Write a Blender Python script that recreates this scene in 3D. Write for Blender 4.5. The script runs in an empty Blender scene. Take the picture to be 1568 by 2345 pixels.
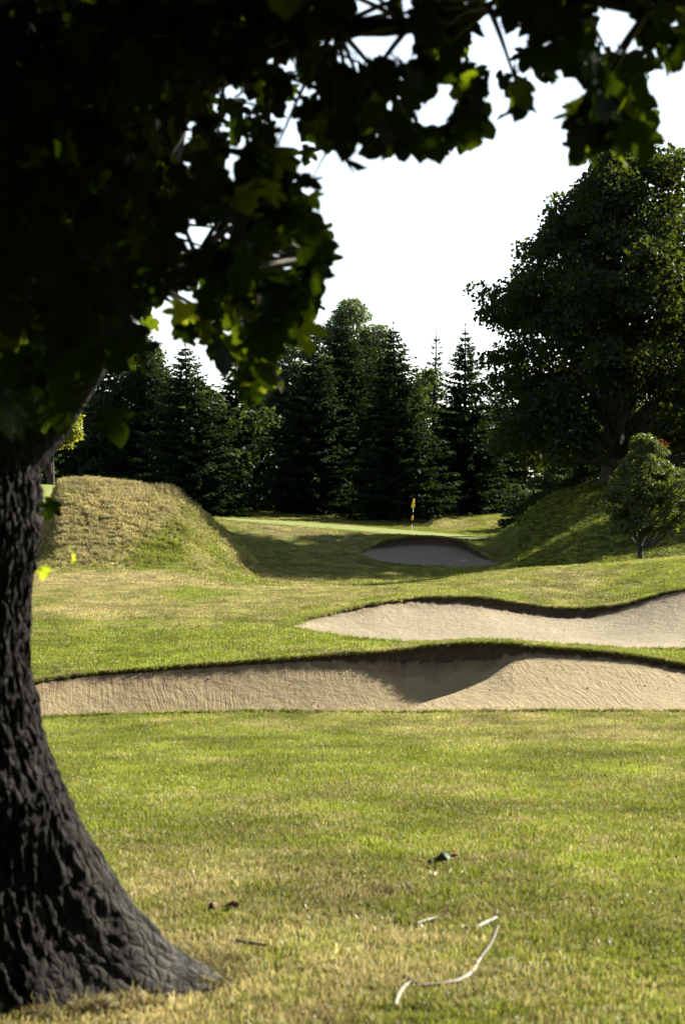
import bpy, math, random
import numpy as np
from mathutils import Vector, Matrix

# ------------------------------------------------------------------ camera, sky, sun
SC = bpy.context.scene
COL = SC.collection
FPX, PX0, PY0, ZC = 4900.0, 784.0, 1172.0, 1.65      # photo scale (1568 x 2344 units), eye height
cam_d = bpy.data.cameras.new('camera')
cam = bpy.data.objects.new('camera', cam_d); COL.objects.link(cam)
cam.location = (0, 0, ZC); cam.rotation_euler = (math.radians(90), 0, 0)
cam_d.sensor_fit = 'VERTICAL'; cam_d.sensor_height = 36.0; cam_d.lens = 36.0 * FPX / 2344.0
cam_d.clip_start = 0.1; cam_d.clip_end = 9000
cam_d.dof.use_dof = True; cam_d.dof.focus_distance = 48.0; cam_d.dof.aperture_fstop = 6.3
SC.camera = cam

SUN_AZ, SUN_EL = math.radians(46), math.radians(30)
SUN = Vector((math.sin(SUN_AZ) * math.cos(SUN_EL), math.cos(SUN_AZ) * math.cos(SUN_EL), math.sin(SUN_EL)))
world = bpy.data.worlds.new('World'); SC.world = world; world.use_nodes = True
wn = world.node_tree.nodes; wl = world.node_tree.links
sky = wn.new('ShaderNodeTexSky'); sky.sky_type = 'NISHITA'; sky.sun_disc = False
sky.sun_elevation = SUN_EL; sky.sun_rotation = SUN_AZ
sky.air_density = 1.0; sky.dust_density = 0.6; sky.ozone_density = 1.0
hz = wn.new('ShaderNodeHueSaturation'); hz.inputs['Saturation'].default_value = .6   # milky summer haze over the whole sky
wl.new(sky.outputs[0], hz.inputs['Color']); wl.new(hz.outputs[0], wn['Background'].inputs[0]); wn['Background'].inputs[1].default_value = 0.052
sun_d = bpy.data.lights.new('sun', 'SUN'); sun_d.energy = 5.0; sun_d.angle = math.radians(0.55)
sun_d.color = (1.0, 0.93, 0.80)
sun = bpy.data.objects.new('sun', sun_d); COL.objects.link(sun)
sun.rotation_euler = (-SUN).to_track_quat('-Z', 'Y').to_euler()
SC.view_settings.view_transform = 'Standard'; SC.view_settings.look = 'None'
SC.view_settings.exposure = 2.25; SC.view_settings.gamma = 1.0
SC.view_settings.use_curve_mapping = False
SC.cycles.max_bounces = 4; SC.cycles.diffuse_bounces = 2; SC.cycles.glossy_bounces = 1
SC.cycles.transmission_bounces = 3; SC.cycles.transparent_max_bounces = 6
SC.cycles.use_denoising = True; SC.cycles.adaptive_threshold = .02

RNG = np.random.default_rng(11)
random.seed(5)

# ------------------------------------------------------------------ helpers
def tag(o, label=None, cat=None, group=None, kind=None):
    if label: o['label'] = label
    if cat: o['category'] = cat
    if group: o['group'] = group
    if kind: o['kind'] = kind
    return o

def empty(name, loc=(0, 0, 0)):
    o = bpy.data.objects.new(name, None); COL.objects.link(o); o.location = loc
    o.empty_display_size = 0.2
    return o

def np_mesh(name, verts, faces, smooth=False):
    """faces: int array (n,3) or (n,4), or a list of such arrays."""
    fl = faces if isinstance(faces, list) else [faces]
    fl = [np.asarray(f, dtype=np.int32) for f in fl if len(f)]
    me = bpy.data.meshes.new(name)
    v = np.asarray(verts, dtype=np.float32)
    me.vertices.add(len(v)); me.vertices.foreach_set('co', v.ravel())
    loops = np.concatenate([f.ravel() for f in fl])
    sizes = np.concatenate([np.full(len(f), f.shape[1], dtype=np.int32) for f in fl])
    starts = np.concatenate([[0], np.cumsum(sizes)[:-1]]).astype(np.int32)
    me.loops.add(len(loops)); me.loops.foreach_set('vertex_index', loops.astype(np.int32))
    me.polygons.add(len(sizes)); me.polygons.foreach_set('loop_start', starts)
    if smooth:
        me.polygons.foreach_set('use_smooth', np.ones(len(sizes), dtype=bool))
    me.update(calc_edges=True)
    return me

def obj(name, me, mat=None, parent=None):
    o = bpy.data.objects.new(name, me); COL.objects.link(o)
    if mat is not None and len(me.materials) == 0: me.materials.append(mat)
    if parent is not None: o.parent = parent
    return o

def fattr(me, name, vals):
    a = me.attributes.new(name, 'FLOAT', 'POINT'); a.data.foreach_set('value', np.asarray(vals, dtype=np.float32))

def _hash(ix, iy, iz, s):
    h = (ix.astype(np.int64) * 374761393 + iy.astype(np.int64) * 668265263 + iz.astype(np.int64) * 2147483647 + s * 1274126177) & 0xFFFFFFFF
    h = ((h ^ (h >> 13)) * 1274126177) & 0xFFFFFFFF
    h = h ^ (h >> 16)
    return (h & 0xFFFFFF) / float(0xFFFFFF)

def vnoise(x, y, z=0.0, s=0):
    x, y, z = np.broadcast_arrays(np.asarray(x, float), np.asarray(y, float), np.asarray(z, float))
    ix, iy, iz = np.floor(x), np.floor(y), np.floor(z)
    fx, fy, fz = x - ix, y - iy, z - iz
    fx, fy, fz = [f * f * (3 - 2 * f) for f in (fx, fy, fz)]
    r = 0
    for dx in (0, 1):
        for dy in (0, 1):
            for dz in (0, 1):
                w = (fx if dx else 1 - fx) * (fy if dy else 1 - fy) * (fz if dz else 1 - fz)
                r = r + w * _hash(ix + dx, iy + dy, iz + dz, s)
    return r

def fbm(x, y, z=0.0, s=0, o=4):
    r, a, f, t = 0, 1.0, 1.0, 0
    for k in range(o):
        r = r + a * vnoise(np.asarray(x) * f, np.asarray(y) * f, np.asarray(z) * f, s + k); t += a; a *= .5; f *= 2.03
    return r / t

def pchip_slopes(X, Y):
    h = np.diff(X, axis=0); d = np.diff(Y, axis=0) / h
    m = np.zeros_like(Y)
    w1 = 2 * h[1:] + h[:-1]; w2 = h[1:] + 2 * h[:-1]
    same = d[:-1] * d[1:] > 0
    with np.errstate(divide='ignore', invalid='ignore'):
        hm = (w1 + w2) / (w1 / d[:-1] + w2 / d[1:])
    m[1:-1] = np.where(same, hm, 0)
    m[0], m[-1] = d[0], d[-1]
    return m

def hermite(t, h, y0, y1, m0, m1):
    t2, t3 = t * t, t * t * t
    return (2*t3-3*t2+1)*y0 + (t3-2*t2+t)*h*m0 + (-2*t3+3*t2)*y1 + (t3-t2)*h*m1

def curve1(pts, x):
    """smooth 1-d curve through (x, value) points, clamped outside."""
    p = np.asarray(pts, float); X, Y = p[:, 0:1], p[:, 1:2]
    x = np.clip(np.asarray(x, float), X[0, 0], X[-1, 0])
    m = pchip_slopes(X, Y) if len(p) > 2 else np.full_like(Y, (Y[1, 0] - Y[0, 0]) / (X[1, 0] - X[0, 0]))
    if len(p) > 2: m[0] = m[-1] = 0
    i = np.clip(np.searchsorted(X[:, 0], x, side='right') - 1, 0, len(p) - 2)
    h = X[i + 1, 0] - X[i, 0]; t = (x - X[i, 0]) / h
    return hermite(t, h, Y[i, 0], Y[i + 1, 0], m[i, 0], m[i + 1, 0])

def world_pt(px, py, Y):
    return Vector(((px - PX0) / FPX * Y, Y, ZC - (py - PY0) / FPX * Y))

# ------------------------------------------------------------------ materials
def mat_new(name):
    m = bpy.data.materials.new(name); m.use_nodes = True
    nt = m.node_tree; nt.nodes.clear()
    out = nt.nodes.new('ShaderNodeOutputMaterial')
    return m, nt, out

class NT:
    def __init__(s, nt): s.nt = nt
    def n(s, t, **kw):
        nd = s.nt.nodes.new(t)
        for k, v in kw.items():
            if k.startswith('i_'):
                nm = k[2:]; nd.inputs[int(nm) if nm.isdigit() else nm.replace('_', ' ')].default_value = v
            else: setattr(nd, k, v)
        return nd
    def l(s, a, b): s.nt.links.new(a, b)
    def noise(s, scale, detail=4, rough=.55, vec=None, w=None):
        nd = s.n('ShaderNodeTexNoise'); nd.inputs['Scale'].default_value = scale
        nd.inputs['Detail'].default_value = detail; nd.inputs['Roughness'].default_value = rough
        if vec is not None: s.l(vec, nd.inputs['Vector'])
        return nd.outputs[0]
    def pos(s): return s.n('ShaderNodeNewGeometry').outputs['Position']
    def scalev(s, vec, sc):
        nd = s.n('ShaderNodeMapping'); s.l(vec, nd.inputs[0]); nd.inputs['Scale'].default_value = sc; return nd.outputs[0]
    def ramp(s, fac, stops):
        nd = s.n('ShaderNodeValToRGB'); e = nd.color_ramp.elements
        while len(e) < len(stops): e.new(0.5)
        for k, (p, c) in enumerate(stops):
            e[k].position = p; e[k].color = (c[0], c[1], c[2], 1) if not isinstance(c, (int, float)) else (c, c, c, 1)
        s.l(fac, nd.inputs[0]); return nd.outputs[0]
    def mix(s, fac, a, b, mode='MIX'):
        nd = s.n('ShaderNodeMix', data_type='RGBA', blend_type=mode)
        for sock, v in ((nd.inputs[0], fac), (nd.inputs[6], a), (nd.inputs[7], b)):
            if hasattr(v, 'is_linked'): s.l(v, sock)
            elif isinstance(v, (int, float)): sock.default_value = v
            else: sock.default_value = (v[0], v[1], v[2], 1)
        return nd.outputs[2]
    def math(s, op, a, b=0.0, clamp=False):
        nd = s.n('ShaderNodeMath', operation=op, use_clamp=clamp)
        for k, v in enumerate((a, b)):
            if hasattr(v, 'is_linked'): s.l(v, nd.inputs[k])
            else: nd.inputs[k].default_value = v
        return nd.outputs[0]
    def attr(s, name, typ='GEOMETRY'):
        nd = s.n('ShaderNodeAttribute', attribute_name=name, attribute_type=typ); return nd.outputs['Fac']
    def bump(s, h, strength=.5, dist=.02):
        nd = s.n('ShaderNodeBump'); s.l(h, nd.inputs['Height']); nd.inputs['Strength'].default_value = strength
        nd.inputs['Distance'].default_value = dist; return nd.outputs[0]

def leaf_surface(N, out, col, trans_col, trans=.35, gloss=.08, rough=.45):
    """thin leaf: diffuse + translucent + a little gloss"""
    d = N.n('ShaderNodeBsdfDiffuse'); t = N.n('ShaderNodeBsdfTranslucent'); g = N.n('ShaderNodeBsdfGlossy')
    g.inputs['Roughness'].default_value = rough; g.inputs['Color'].default_value = (.9, .95, 1, 1)
    for nd, c in ((d, col), (t, trans_col)):
        if hasattr(c, 'is_linked'): N.l(c, nd.inputs['Color'])
        else: nd.inputs['Color'].default_value = (*c, 1)
    m1 = N.n('ShaderNodeMixShader'); m1.inputs[0].default_value = trans
    N.l(d.outputs[0], m1.inputs[1]); N.l(t.outputs[0], m1.inputs[2])
    m2 = N.n('ShaderNodeMixShader'); m2.inputs[0].default_value = gloss
    N.l(m1.outputs[0], m2.inputs[1]); N.l(g.outputs[0], m2.inputs[2])
    N.l(m2.outputs[0], out.inputs[0])

GREEN_A, GREEN_B = (.062, .085, .007), (.088, .102, .010)
STRAW_A, STRAW_B = (.140, .118, .050), (.104, .083, .033)

def turf_colour(N, dry, fine):
    """dry 0..1 -> living green to straw, broken up by world-position noise"""
    p = N.pos()
    n1 = N.noise(1.3, 5, .6, p); n2 = N.noise(9.0, 4, .65, p); n3 = N.noise(fine, 3, .6, p)
    a = N.math('ADD', dry, N.math('MULTIPLY', N.math('SUBTRACT', n1, .5), .5))
    a = N.math('ADD', a, N.math('MULTIPLY', N.math('SUBTRACT', n2, .5), .85))
    a = N.math('ADD', a, N.math('MULTIPLY', N.math('SUBTRACT', n3, .5), .6), True)
    g = N.mix(n3, GREEN_A, GREEN_B); s = N.mix(n2, STRAW_A, STRAW_B)
    f = N.ramp(a, [(.25, 0.0), (.72, 1.0)])
    val = N.ramp(N.noise(2.4, 5, .7, N.scalev(p, (1, .6, 1))), [(.28, .66), (.72, 1.28)])
    return N.mix(1.0, N.mix(f, g, s), val, 'MULTIPLY'), n2, n3

def make_turf(name, fine=60, bump=.6):
    m, nt, out = mat_new(name); N = NT(nt)
    col, n2, n3 = turf_colour(N, N.attr('dry'), fine)
    dark = N.ramp(N.noise(22, 3, .6, N.pos()), [(.3, .62), (.6, 1.0)])
    col = N.mix(1.0, col, dark, 'MULTIPLY')
    b = N.n('ShaderNodeBsdfPrincipled'); N.l(col, b.inputs['Base Color']); b.inputs['Roughness'].default_value = .75
    b.inputs['Specular IOR Level'].default_value = .04
    h = N.math('ADD', n3, N.math('MULTIPLY', N.noise(14, 5, .7, N.pos()), 1.3))
    N.l(N.bump(h, bump, .035), b.inputs['Normal']); N.l(b.outputs[0], out.inputs[0])
    return m

def make_blade(name):
    m, nt, out = mat_new(name); N = NT(nt)
    dry = N.attr('dry', 'INSTANCER')
    rnd = N.n('ShaderNodeNewGeometry').outputs['Random Per Island']
    a = N.math('ADD', dry, N.math('MULTIPLY', N.math('SUBTRACT', rnd, .5), .7), True)
    f = N.ramp(a, [(.3, 0.0), (.7, 1.0)])
    col = N.mix(f, N.mix(rnd, (.118, .152, .015), (.185, .204, .026)), N.mix(rnd, (.365, .315, .140), (.255, .206, .082)))
    col = N.mix(1.0, col, N.attr('val', 'INSTANCER'), 'MULTIPLY')
    leaf_surface(N, out, col, col, .46, .012, .38)
    return m

def make_sand(name, tone=(.212, .163, .078), rake=1.0, rot=0.0):
    m, nt, out = mat_new(name); N = NT(nt)
    p = N.pos()
    mp = N.n('ShaderNodeMapping'); N.l(p, mp.inputs[0]); mp.inputs['Rotation'].default_value = (0, 0, rot)
    warp = N.n('ShaderNodeTexNoise'); warp.inputs['Scale'].default_value = .7; warp.inputs['Detail'].default_value = 2
    N.l(p, warp.inputs['Vector'])
    add = N.n('ShaderNodeVectorMath', operation='MULTIPLY_ADD'); N.l(warp.outputs[1], add.inputs[0])
    add.inputs[1].default_value = (.35, .3, 0); N.l(mp.outputs[0], add.inputs[2])
    rk = N.noise(1.0, 3, .6, N.scalev(add.outputs[0], (19, 1.2, 2.0)))
    rk2 = N.noise(1.0, 2, .5, N.scalev(add.outputs[0], (30, 1.6, 3.0)))
    lump = N.noise(7, 5, .65, p); grain = N.noise(160, 2, .6, p); big = N.noise(.9, 4, .6, p)
    mask = N.ramp(N.noise(.8, 3, .5, p), [(.35, .1), (.62, 1.0)])
    col = N.mix(N.ramp(big, [(.3, 0.0), (.7, 1.0)]), tone, tuple(c * .80 for c in tone))
    col = N.mix(N.ramp(N.noise(26, 4, .7, p), [(.60, 0.0), (.72, .55)]), col, (.10, .07, .042))
    col = N.mix(N.ramp(grain, [(.25, .30), (.6, 0.0)]), col, (.13, .10, .06))
    soil = N.attr('soil')
    col = N.mix(soil, col, (.085, .052, .028))
    b = N.n('ShaderNodeBsdfPrincipled'); N.l(col, b.inputs['Base Color']); b.inputs['Roughness'].default_value = .9
    b.inputs['Specular IOR Level'].default_value = .15
    h = N.math('ADD', N.math('MULTIPLY', N.math('ADD', rk, N.math('MULTIPLY', rk2, .5)), N.math('MULTIPLY', mask, 1.1 * rake)),
               N.math('ADD', N.math('MULTIPLY', lump, .9), N.math('MULTIPLY', grain, .12)))
    N.l(N.bump(h, .85, .06), b.inputs['Normal']); N.l(b.outputs[0], out.inputs[0])
    return m

def make_plain(name, c1, c2, scale=8, rough=.9, bump=.5, dist=.03, stretch=(1, 1, 1)):
    m, nt, out = mat_new(name); N = NT(nt)
    p = N.scalev(N.n('ShaderNodeTexCoord').outputs['Object'], stretch)
    n = N.noise(scale, 5, .65, p); n2 = N.noise(scale * 4, 4, .6, p)
    col = N.mix(N.ramp(N.math('ADD', N.math('MULTIPLY', n, .6), N.math('MULTIPLY', n2, .4)), [(.35, 0.0), (.65, 1.0)]), c1, c2)
    b = N.n('ShaderNodeBsdfPrincipled'); N.l(col, b.inputs['Base Color']); b.inputs['Roughness'].default_value = rough
    b.inputs['Specular IOR Level'].default_value = .25
    N.l(N.bump(N.math('ADD', n, N.math('MULTIPLY', n2, .6)), bump, dist), b.inputs['Normal']); N.l(b.outputs[0], out.inputs[0])
    return m

def make_foliage(name, c1, c2, tr, trans=.35, gloss=.07, rough=.45, clump=.6):
    m, nt, out = mat_new(name); N = NT(nt)
    rnd = N.n('ShaderNodeNewGeometry').outputs['Random Per Island']
    n = N.noise(clump, 3, .6, N.pos())
    f = N.math('ADD', N.math('MULTIPLY', rnd, .6), N.math('MULTIPLY', N.math('SUBTRACT', n, .3), .9), True)
    col = N.mix(f, c1, c2); tc = N.mix(f, tr, tuple(min(1, c * 1.35) for c in tr))
    leaf_surface(N, out, col, tc, trans, gloss, rough)
    return m

M_TURF = make_turf('turf'); M_FAR = make_turf('turf_far', 24, .5)
M_BLADE = make_blade('grass_blade')
M_SAND1 = make_sand('sand', rake=.6, rot=math.radians(-8)); M_SAND2 = make_sand('sand_pale', (.202, .169, .101), .4, math.radians(25))
M_SAND3 = make_sand('sand_far', (.165, .142, .105), .2)
M_EARTH = make_plain('bunker_earth', (.028, .019, .012), (.085, .055, .032), 14, .95, .9, .05)
M_BARK = make_plain('bark', (.035, .030, .024), (.135, .120, .098), 6, .9, .9, .03, (1, 1, .35))
M_BARKD = make_plain('bark_dark', (.022, .018, .014), (.06, .05, .04), 5, .9, .7, .03, (1, 1, .3))
M_BRANCH = make_plain('twig_bark', (.03, .026, .02), (.075, .062, .045), 20, .85, .5, .01)

# ------------------------------------------------------------------ terrain: curves across the view, joined into one sheet
# every curve: depth Y and photo row (or height z) as functions of the photo column
A_ = dict(Y=[(-9e3, 1.2), (9e3, 1.2)], z=[(-9e3, 0), (9e3, 0)])
A1 = dict(Y=[(-9e3, 5), (9e3, 5)], z=[(-9e3, 0), (9e3, 0)])
A2 = dict(Y=[(-9e3, 9), (9e3, 9)], z=[(-9e3, -.02), (9e3, -.02)])
A3 = dict(Y=[(-9e3, 17), (9e3, 17)], z=[(-9e3, -.40), (9e3, -.40)])
B_ = dict(Y=[(-9e3, 26.8), (9e3, 26.8)], r=[(-400, 1652), (90, 1645), (300, 1639), (600, 1632), (900, 1634), (1250, 1631), (1568, 1632), (2300, 1634)])
LIP1 = dict(Y=[(-260, 27.4), (-150, 27.4), (0, 29), (80, 29.8), (300, 30.6), (600, 31.0), (1000, 31.4), (1200, 31.1), (1400, 30.6), (1568, 30.3), (1800, 29.2), (2000, 27.4), (2100, 27.4)],
            r=[(-260, 1636), (-150, 1632), (0, 1582), (80, 1560), (200, 1543), (400, 1526), (600, 1512), (720, 1502), (800, 1497), (900, 1490), (1000, 1477), (1080, 1472), (1150, 1474), (1200, 1478), (1350, 1490), (1450, 1500), (1568, 1523), (1700, 1550), (1900, 1605), (2000, 1630), (2100, 1630)])
E_ = dict(Y=[(600, 40), (650, 40.5), (720, 39.6), (800, 38.9), (920, 38.3), (1000, 38), (1568, 38), (2000, 38.5), (2150, 40.3)],
          r=[(-300, 1437), (600, 1437), (650, 1438), (720, 1450), (800, 1462), (920, 1473), (1000, 1479), (1200, 1483), (1300, 1487), (1400, 1490), (1568, 1489), (2000, 1485), (2150, 1440)])
LIP2 = dict(Y=[(560, 42), (640, 40.75), (650, 40.7), (700, 42), (800, 43.5), (880, 44.3), (960, 45), (1568, 46), (1800, 46), (2000, 44), (2150, 40.7)],
            r=[(-300, 1423), (560, 1423), (640, 1435), (650, 1435), (700, 1419), (800, 1395), (880, 1378), (960, 1368), (1050, 1366), (1120, 1370), (1180, 1379), (1250, 1389), (1320, 1393), (1400, 1387), (1450, 1377), (1500, 1363), (1568, 1350), (1800, 1345), (2000, 1370), (2150, 1436)])
I_ = dict(Y=[(-9e3, 56), (9e3, 56)], r=[(300, 1360), (500, 1360), (700, 1357), (800, 1353), (890, 1346), (1000, 1334), (1100, 1318), (1200, 1306), (1300, 1299), (1400, 1292), (1500, 1282), (1568, 1275), (1800, 1262), (2400, 1260)])
J_ = dict(Y=[(400, 66), (600, 72), (1150, 72), (1350, 66)], r=[(200, 1332), (400, 1336), (600, 1346), (900, 1348), (1100, 1338), (1300, 1312), (1568, 1300), (2000, 1290)])
K_ = dict(Y=[(400, 75.5), (600, 84), (1150, 84), (1350, 78)], r=[(60, 1310), (330, 1308), (400, 1308), (480, 1312), (600, 1329), (800, 1340), (980, 1338), (1150, 1326), (1300, 1306), (1465, 1282), (1568, 1274), (2000, 1268)])
K2 = dict(Y=[(440, 90.5), (600, 92), (1150, 92), (1350, 87)], r=[(-600, 1250), (60, 1245), (88, 1244), (102, 1212), (116, 1170), (128, 1128), (140, 1106), (162, 1101), (200, 1100), (250, 1104), (300, 1110), (350, 1119), (385, 1128), (420, 1146), (450, 1170), (475, 1193), (492, 1208), (515, 1229), (550, 1256), (600, 1284), (700, 1306), (800, 1316), (980, 1320), (1100, 1312), (1200, 1286), (1300, 1258), (1400, 1236), (1500, 1226), (1568, 1222), (2200, 1215)])
L_ = dict(Y=[(780, 103), (822, 103.4), (850, 101.5), (900, 100.5), (980, 100), (1060, 100), (1125, 101.5), (1152, 103.4), (1200, 102)],
          r=[(-600, 1200), (100, 1196), (140, 1200), (480, 1203), (520, 1225), (560, 1250), (600, 1260), (700, 1264), (780, 1265), (815, 1266), (825, 1267), (850, 1278), (900, 1288), (980, 1294), (1060, 1296), (1125, 1296), (1150, 1293), (1165, 1290), (1200, 1264), (1250, 1232), (1300, 1200), (1350, 1172), (1400, 1158), (1568, 1148), (2200, 1140)])
LIP3 = dict(Y=[(780, 108), (814, 103.6), (822, 103.6), (850, 106), (880, 107.2), (980, 108), (1060, 108), (1090, 107), (1120, 105.4), (1152, 103.6), (1165, 104), (1200, 108)],
            r=[(-600, 1185), (100, 1180), (140, 1190), (480, 1196), (520, 1210), (560, 1224), (600, 1231), (700, 1240), (780, 1254), (814, 1264), (822, 1264), (850, 1250), (880, 1239), (920, 1232), (980, 1230), (1030, 1234), (1060, 1242), (1090, 1257), (1120, 1275), (1150, 1292), (1165, 1286), (1200, 1242), (1250, 1198), (1300, 1163), (1350, 1138), (1400, 1122), (1568, 1110), (2200, 1105)])
GF = dict(Y=[(-9e3, 116), (9e3, 116)], r=[(-600, 1165), (100, 1162), (150, 1190), (430, 1190), (460, 1186), (490, 1187), (520, 1190), (600, 1197), (700, 1205), (800, 1213), (900, 1222), (1000, 1230), (1080, 1234), (1120, 1232), (1140, 1226), (1180, 1200), (1220, 1166), (1260, 1137), (1300, 1119), (1350, 1108), (1400, 1102), (1568, 1094), (2200, 1090)])
GB = dict(Y=[(-9e3, 125), (9e3, 125)], r=[(-600, 1112), (100, 1109), (135, 1112), (180, 1180), (470, 1187), (490, 1185), (600, 1190), (800, 1203), (950, 1215), (1080, 1226), (1140, 1228), (1200, 1205), (1260, 1170), (1300, 1150), (1400, 1125), (1568, 1112), (2200, 1105)])
P_ = dict(Y=[(-9e3, 132), (9e3, 132)], r=[(-600, 1118), (100, 1118), (180, 1180), (480, 1188), (800, 1207), (1000, 1216), (1180, 1210), (1300, 1170), (1400, 1145), (1568, 1130)])
Q_ = dict(Y=[(-9e3, 146), (9e3, 146)], r=[(-600, 1125), (100, 1128), (300, 1168), (800, 1178), (1180, 1178), (1400, 1150), (2000, 1140)])
R_ = dict(Y=[(-9e3, 230), (9e3, 230)], z=[(-9e3, 2.6), (9e3, 2.6)])
S_ = dict(Y=[(-9e3, 3500), (9e3, 3500)], z=[(-9e3, 6.0), (9e3, 6.0)])
CURVES = [A_, A1, A2, A3, B_, LIP1, E_, LIP2, I_, J_, K_, K2, L_, LIP3, GF, GB, P_, Q_, R_, S_]
NSUB = [4, 6, 26, 34, 10, 24, 8, 22, 18, 16, 22, 22, 10, 14, 8, 8, 10, 12, 10]
IB1, IB2, IB3, IGR = 4, 6, 12, 14      # bands: the bunkers lie after curves 4, 6 and 12; the green after 14

def knots(xd):
    xd = np.asarray(xd, float); Ys, Zs = [], []
    for c in CURVES:
        Y = curve1(c['Y'], xd)
        z = curve1(c['z'], xd) if 'z' in c else ZC - (curve1(c['r'], xd) - PY0) / FPX * Y
        Ys.append(Y); Zs.append(z)
    return np.array(Ys), np.array(Zs)

def ground_z(x, Y):
    x = np.atleast_1d(np.asarray(x, float)); Y = np.atleast_1d(np.asarray(Y, float))
    xd = PX0 + FPX * x / np.maximum(Y, .5)
    YK, ZK = knots(xd); M = pchip_slopes(YK, ZK)
    i = np.clip((YK <= Y[None]).sum(0) - 1, 0, len(CURVES) - 2); c = np.arange(len(Y))
    h = YK[i + 1, c] - YK[i, c]; t = np.clip((Y - YK[i, c]) / h, 0, 1)
    return hermite(t, h, ZK[i, c], ZK[i + 1, c], M[i, c], M[i + 1, c])

# patches of dry and green turf: (column, depth, column spread, depth spread, change)
DRY = [(300, 7.4, 600, 1.2, .40), (750, 12.5, 900, 2.6, -.16), (1300, 9.0, 500, 1.5, -.02), (300, 20, 320, 4, -.22), (1350, 23, 420, 3.5, .22), (900, 18, 300, 3, -.1),
       (560, 9.2, 300, .9, .25), (930, 8.2, 260, .7, .26),
       (350, 33.5, 420, 4, -.34), (820, 37, 160, 3, -.45), (1450, 35, 200, 3, -.25), (300, 49, 430, 6, .42), (250, 66, 380, 9, .75), (640, 62, 200, 7, .3), (430, 60, 50, 9, -.42), (480, 56, 90, 5, -.25),
       (720, 66, 200, 6, .22), (700, 86, 120, 8, .1), (1250, 52, 260, 6, .25), (1450, 50, 90, 3, -.1), (1330, 47.2, 130, 1.6, .2),
       (250, 86, 190, 9, .55), (345, 79.0, 55, 2.4, -.95), (400, 81, 35, 3, -.5), (540, 98, 60, 14, .05), (490, 85, 50, 7, -.2), (650, 112, 150, 4, .35), (1400, 88, 250, 14, -.12),
       (1100, 130, 120, 6, -.2), (1020, 138, 120, 5, .3)]
def dryness(x, Y):
    xd = PX0 + FPX * x / np.maximum(Y, .5)
    d = .27 - .25 * ((xd > 1170) & (Y > 64) & (Y < 124)) + .62 * (fbm(x * .28, Y * .16, 0, 3, 4) - .5) + .35 * (fbm(x * 1.1, Y * .7, 0, 9, 3) - .5)  # turf of the right mound made greener and darker to carry its shade
    for cx, cy, sx, sy, v in DRY:
        d = d + v * np.exp(-((xd - cx) / sx) ** 2 - ((Y - cy) / sy) ** 2)
    return np.clip(d, 0, 1)
def roughness_zone(x, Y):
    xd = PX0 + FPX * x / np.maximum(Y, .5)
    foot = np.interp(xd, [300, 400, 440, 480, 500], [76.4, 77.6, 80.2, 85.5, 90])
    left = ((xd < 495) & (Y < 99) & (xd > 60)).astype(float) * np.clip((Y - foot) / 1.6, 0, 1)
    right = ((xd > 1180) & (Y > 70) & (Y < 122)).astype(float) * np.clip((xd - 1180) / 80, 0, 1) * .7
    return left + right

XD = np.unique(np.concatenate([np.linspace(-7000, -400, 30), np.arange(-400, 2000, 6.0), np.linspace(2000, 8600, 30), [650, 2150, -150, 822, 1150]]))
YK, ZK = knots(XD); MK = pchip_slopes(YK, ZK)
rowsY, rowsZ, row_band = [], [], []
for i, n in enumerate(NSUB):
    for k in range(n):
        t = k / n; h = YK[i + 1] - YK[i]
        rowsY.append(YK[i] + t * h); rowsZ.append(hermite(t, h, ZK[i], ZK[i + 1], MK[i], MK[i + 1])); row_band.append(i)
rowsY.append(YK[-1]); rowsZ.append(ZK[-1]); row_band.append(len(NSUB) - 1)
GY = np.array(rowsY); GZ = np.array(rowsZ); GX = (XD[None] - PX0) / FPX * GY
rz = roughness_zone(GX.ravel(), GY.ravel()).reshape(GX.shape)
amp = np.clip(.012 + .10 * rz, 0, .1)
GZ = GZ + .22 * np.clip(rz, 0, 1) * (fbm(GX * .55, GY * .4, 0, 23, 3) - .5) * (XD[None] < 600)
GZ = GZ + np.where(GY < 160, amp * (fbm(GX * 2.2, GY * 1.4, 0, 21, 3) - .5) * 2, 0)
nr, nc = GX.shape
GV = np.stack([GX, GY, GZ], -1).reshape(-1, 3)
ri, ci = np.meshgrid(np.arange(nr - 1), np.arange(nc - 1), indexing='ij')
q = np.stack([ri * nc + ci, ri * nc + ci + 1, (ri + 1) * nc + ci + 1, (ri + 1) * nc + ci], -1)
band = np.array(row_band)[ri]; xmid = .5 * (XD[ci] + XD[ci + 1])
sand_mask = ((band == IB1) & (xmid > -150) & (xmid < 2000)) | ((band == IB2) & (xmid > 650) & (xmid < 2150)) | ((band == IB3) & (xmid > 822) & (xmid < 1150))
green_mask = (band == IGR) & (xmid > 488) & (xmid < 1118)
lawn_mask = ((band == IGR) | (band == IGR - 1)) & (xmid < 134) & (xmid > -500)

def sub_mesh(name, mask, mat, dry_shift=0.0):
    f = q[mask].reshape(-1, 4); used, inv = np.unique(f, return_inverse=True)
    v = GV[used]; me = np_mesh(name, v, inv.reshape(-1, 4), True)
    fattr(me, 'dry', np.clip(dryness(v[:, 0], v[:, 1]) + dry_shift, 0, 1)); me.materials.append(mat)
    return me
tag(obj('ground', sub_mesh('ground', ~(sand_mask | green_mask | lawn_mask), M_TURF)), 'mown turf of the golf course, green with straw patches', 'ground', kind='structure')

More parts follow.
